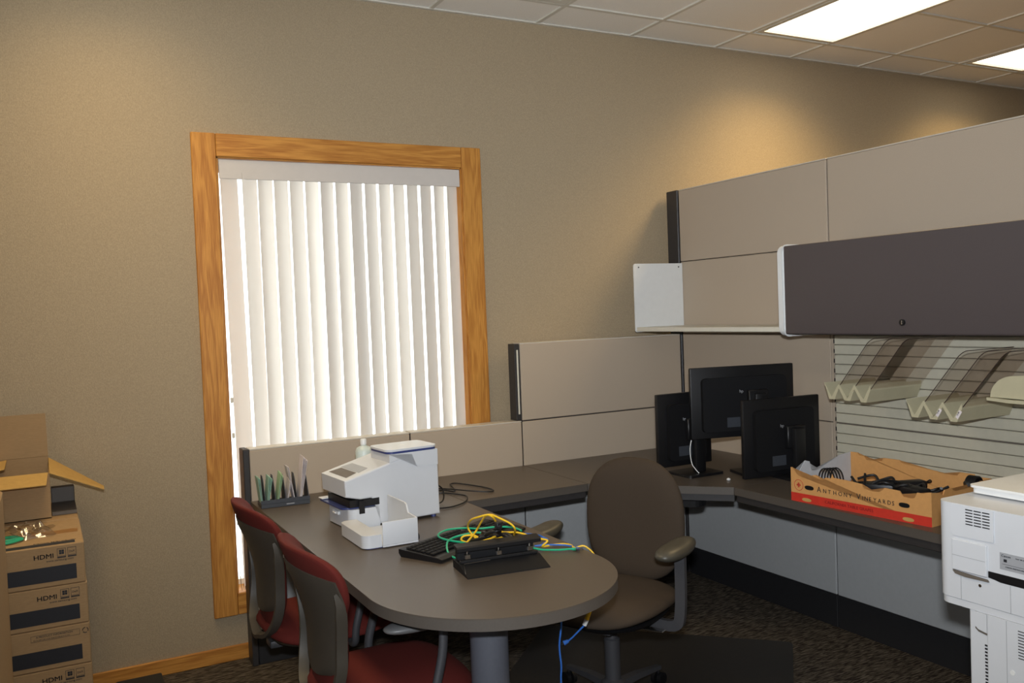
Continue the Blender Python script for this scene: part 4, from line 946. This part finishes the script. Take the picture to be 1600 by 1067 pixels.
# open box with flaps
ob = thing('open_carton', 'open empty cardboard box with splayed flaps on top of the cartons', 'box', (-.15, 3.90, ZB))
fx0, fx1, fy0, fy1, zt = -.31, .006, 3.762, 4.060, .988
b_ = B(); th = .003
box(b_, (fx0, fy0, ZB+.001), (fx1, fy0+th, zt)); box(b_, (fx0, fy1-th, ZB+.001), (fx1, fy1, zt+.028)); box(b_, (fx0, fy0+th, ZB+.001), (fx0+th, fy1-th, zt)); box(b_, (fx1-th, fy0+th, ZB+.001), (fx1, fy1-th, zt)); box(b_, (fx0, fy0, ZB+.0006), (fx1, fy1, ZB+.004))
part('body', b_, M['kraft'], ob, world=True)
def flap(q, m, th=.003):
    b_ = B(); vs = [b_.verts.new(p) for p in q]; b_.faces.new(vs); bmesh.ops.recalc_face_normals(b_, faces=b_.faces); bmesh.ops.solidify(b_, geom=b_.faces[:], thickness=th); part('flap', b_, m, ob, world=True)
flap([(fx0, 4.058, zt+.029), (fx1, 4.058, zt+.029), (fx1-.002, 4.062, 1.190), (fx0, 4.062, 1.190)], M['kraft'])
flap([(fx0, fy0, zt+.001), (fx1-.004, fy0, zt+.001), (fx1-.012, fy0-.115, zt-.028), (fx0, fy0-.115, zt-.028)], M['kraft2'])
flap([(fx1+.001, fy0+.002, zt+.001), (fx1+.001, fy1, zt+.022), (.204, 4.04, .872), (.192, 3.79, .900)], M['kraft2'])
flap([(fx0, fy0+.002, zt+.001), (fx0, fy1, zt+.001), (fx0+.17, fy1-.02, zt+.03), (fx0+.17, fy0+.02, zt+.03)], M['kraft2'])
# dark folded carton beside it
b_ = B(); box(b_, (.009, 3.80, ZB+.001), (.093, 4.05, ZB+.014)); box(b_, (.009, 4.00, ZB+.014), (.093, 4.05, ZB+.075), .004, 2)
solo('dark_case', b_, M['darkcard'], 'small dark grey case behind the open box on the cartons', 'case')
# plastic bag and green cable on the top carton
b_ = B(); n = 26; rows = []
for i in range(n):
    r_ = []
    for j in range(n):
        u_, v_ = i/(n-1), j/(n-1); env = min(1, 6*min(u_, 1-u_, v_, 1-v_))
        z_ = ZB+.002+env*(.018+.014*math.sin(9*u_+3*math.sin(7*v_))*math.sin(11*v_+2*u_)+.007*math.sin(31*u_+17*v_))
        r_.append(b_.verts.new((-.21+.215*u_+.012*math.sin(8*v_), 3.42+.18*v_+.01*math.sin(9*u_), max(ZB+.0015, z_))))
    rows.append(r_)
for i in range(n-1):
    for j in range(n-1): b_.faces.new((rows[i][j], rows[i+1][j], rows[i+1][j+1], rows[i][j+1]))
solo('plastic_bag', b_, M['bag'], 'crumpled clear plastic bag on the topmost carton', 'bag', smooth=True)
t = cable('network_cable', [[(-.22+.0*k, 3.37+.006*k, ZB+.006+.004*k), (-.14, 3.375+.006*k, ZB+.006+.004*k), (-.095, 3.40+.004*k, ZB+.007+.003*k), (-.085, 3.43, ZB+.006), (-.12, 3.46+.004*k, ZB+.006+.002*k), (-.22, 3.47, ZB+.006)] for k in range(3)], .0032, 'green', 'coiled green network cable on the topmost carton beside the bag')
# tall carton at the left edge
t = thing('tall_carton', 'tall plain cardboard carton cut off by the left edge of the picture', 'box', (-.386, 2.75, 0))
b_ = B(); box(b_, (-.263, -.35, .001), (.263, .35, 1.045), .004, 1); part('body', b_, M['kraft'], t)
b_ = B(); box(b_, (-.03, -.3505, .001), (.03, .3505, 1.0455)); part('tape', b_, M['tape'], t)
# black box on the floor by the wall
t = thing('floor_unit', 'flat black plastic unit on the carpet below the window wall', 'equipment', (.30, 3.72, 0))
b_ = B(); box(b_, (-.10, -.19, .001), (.075, .18, .098), .006, 2); part('body', b_, M['black'], t, smooth=True)
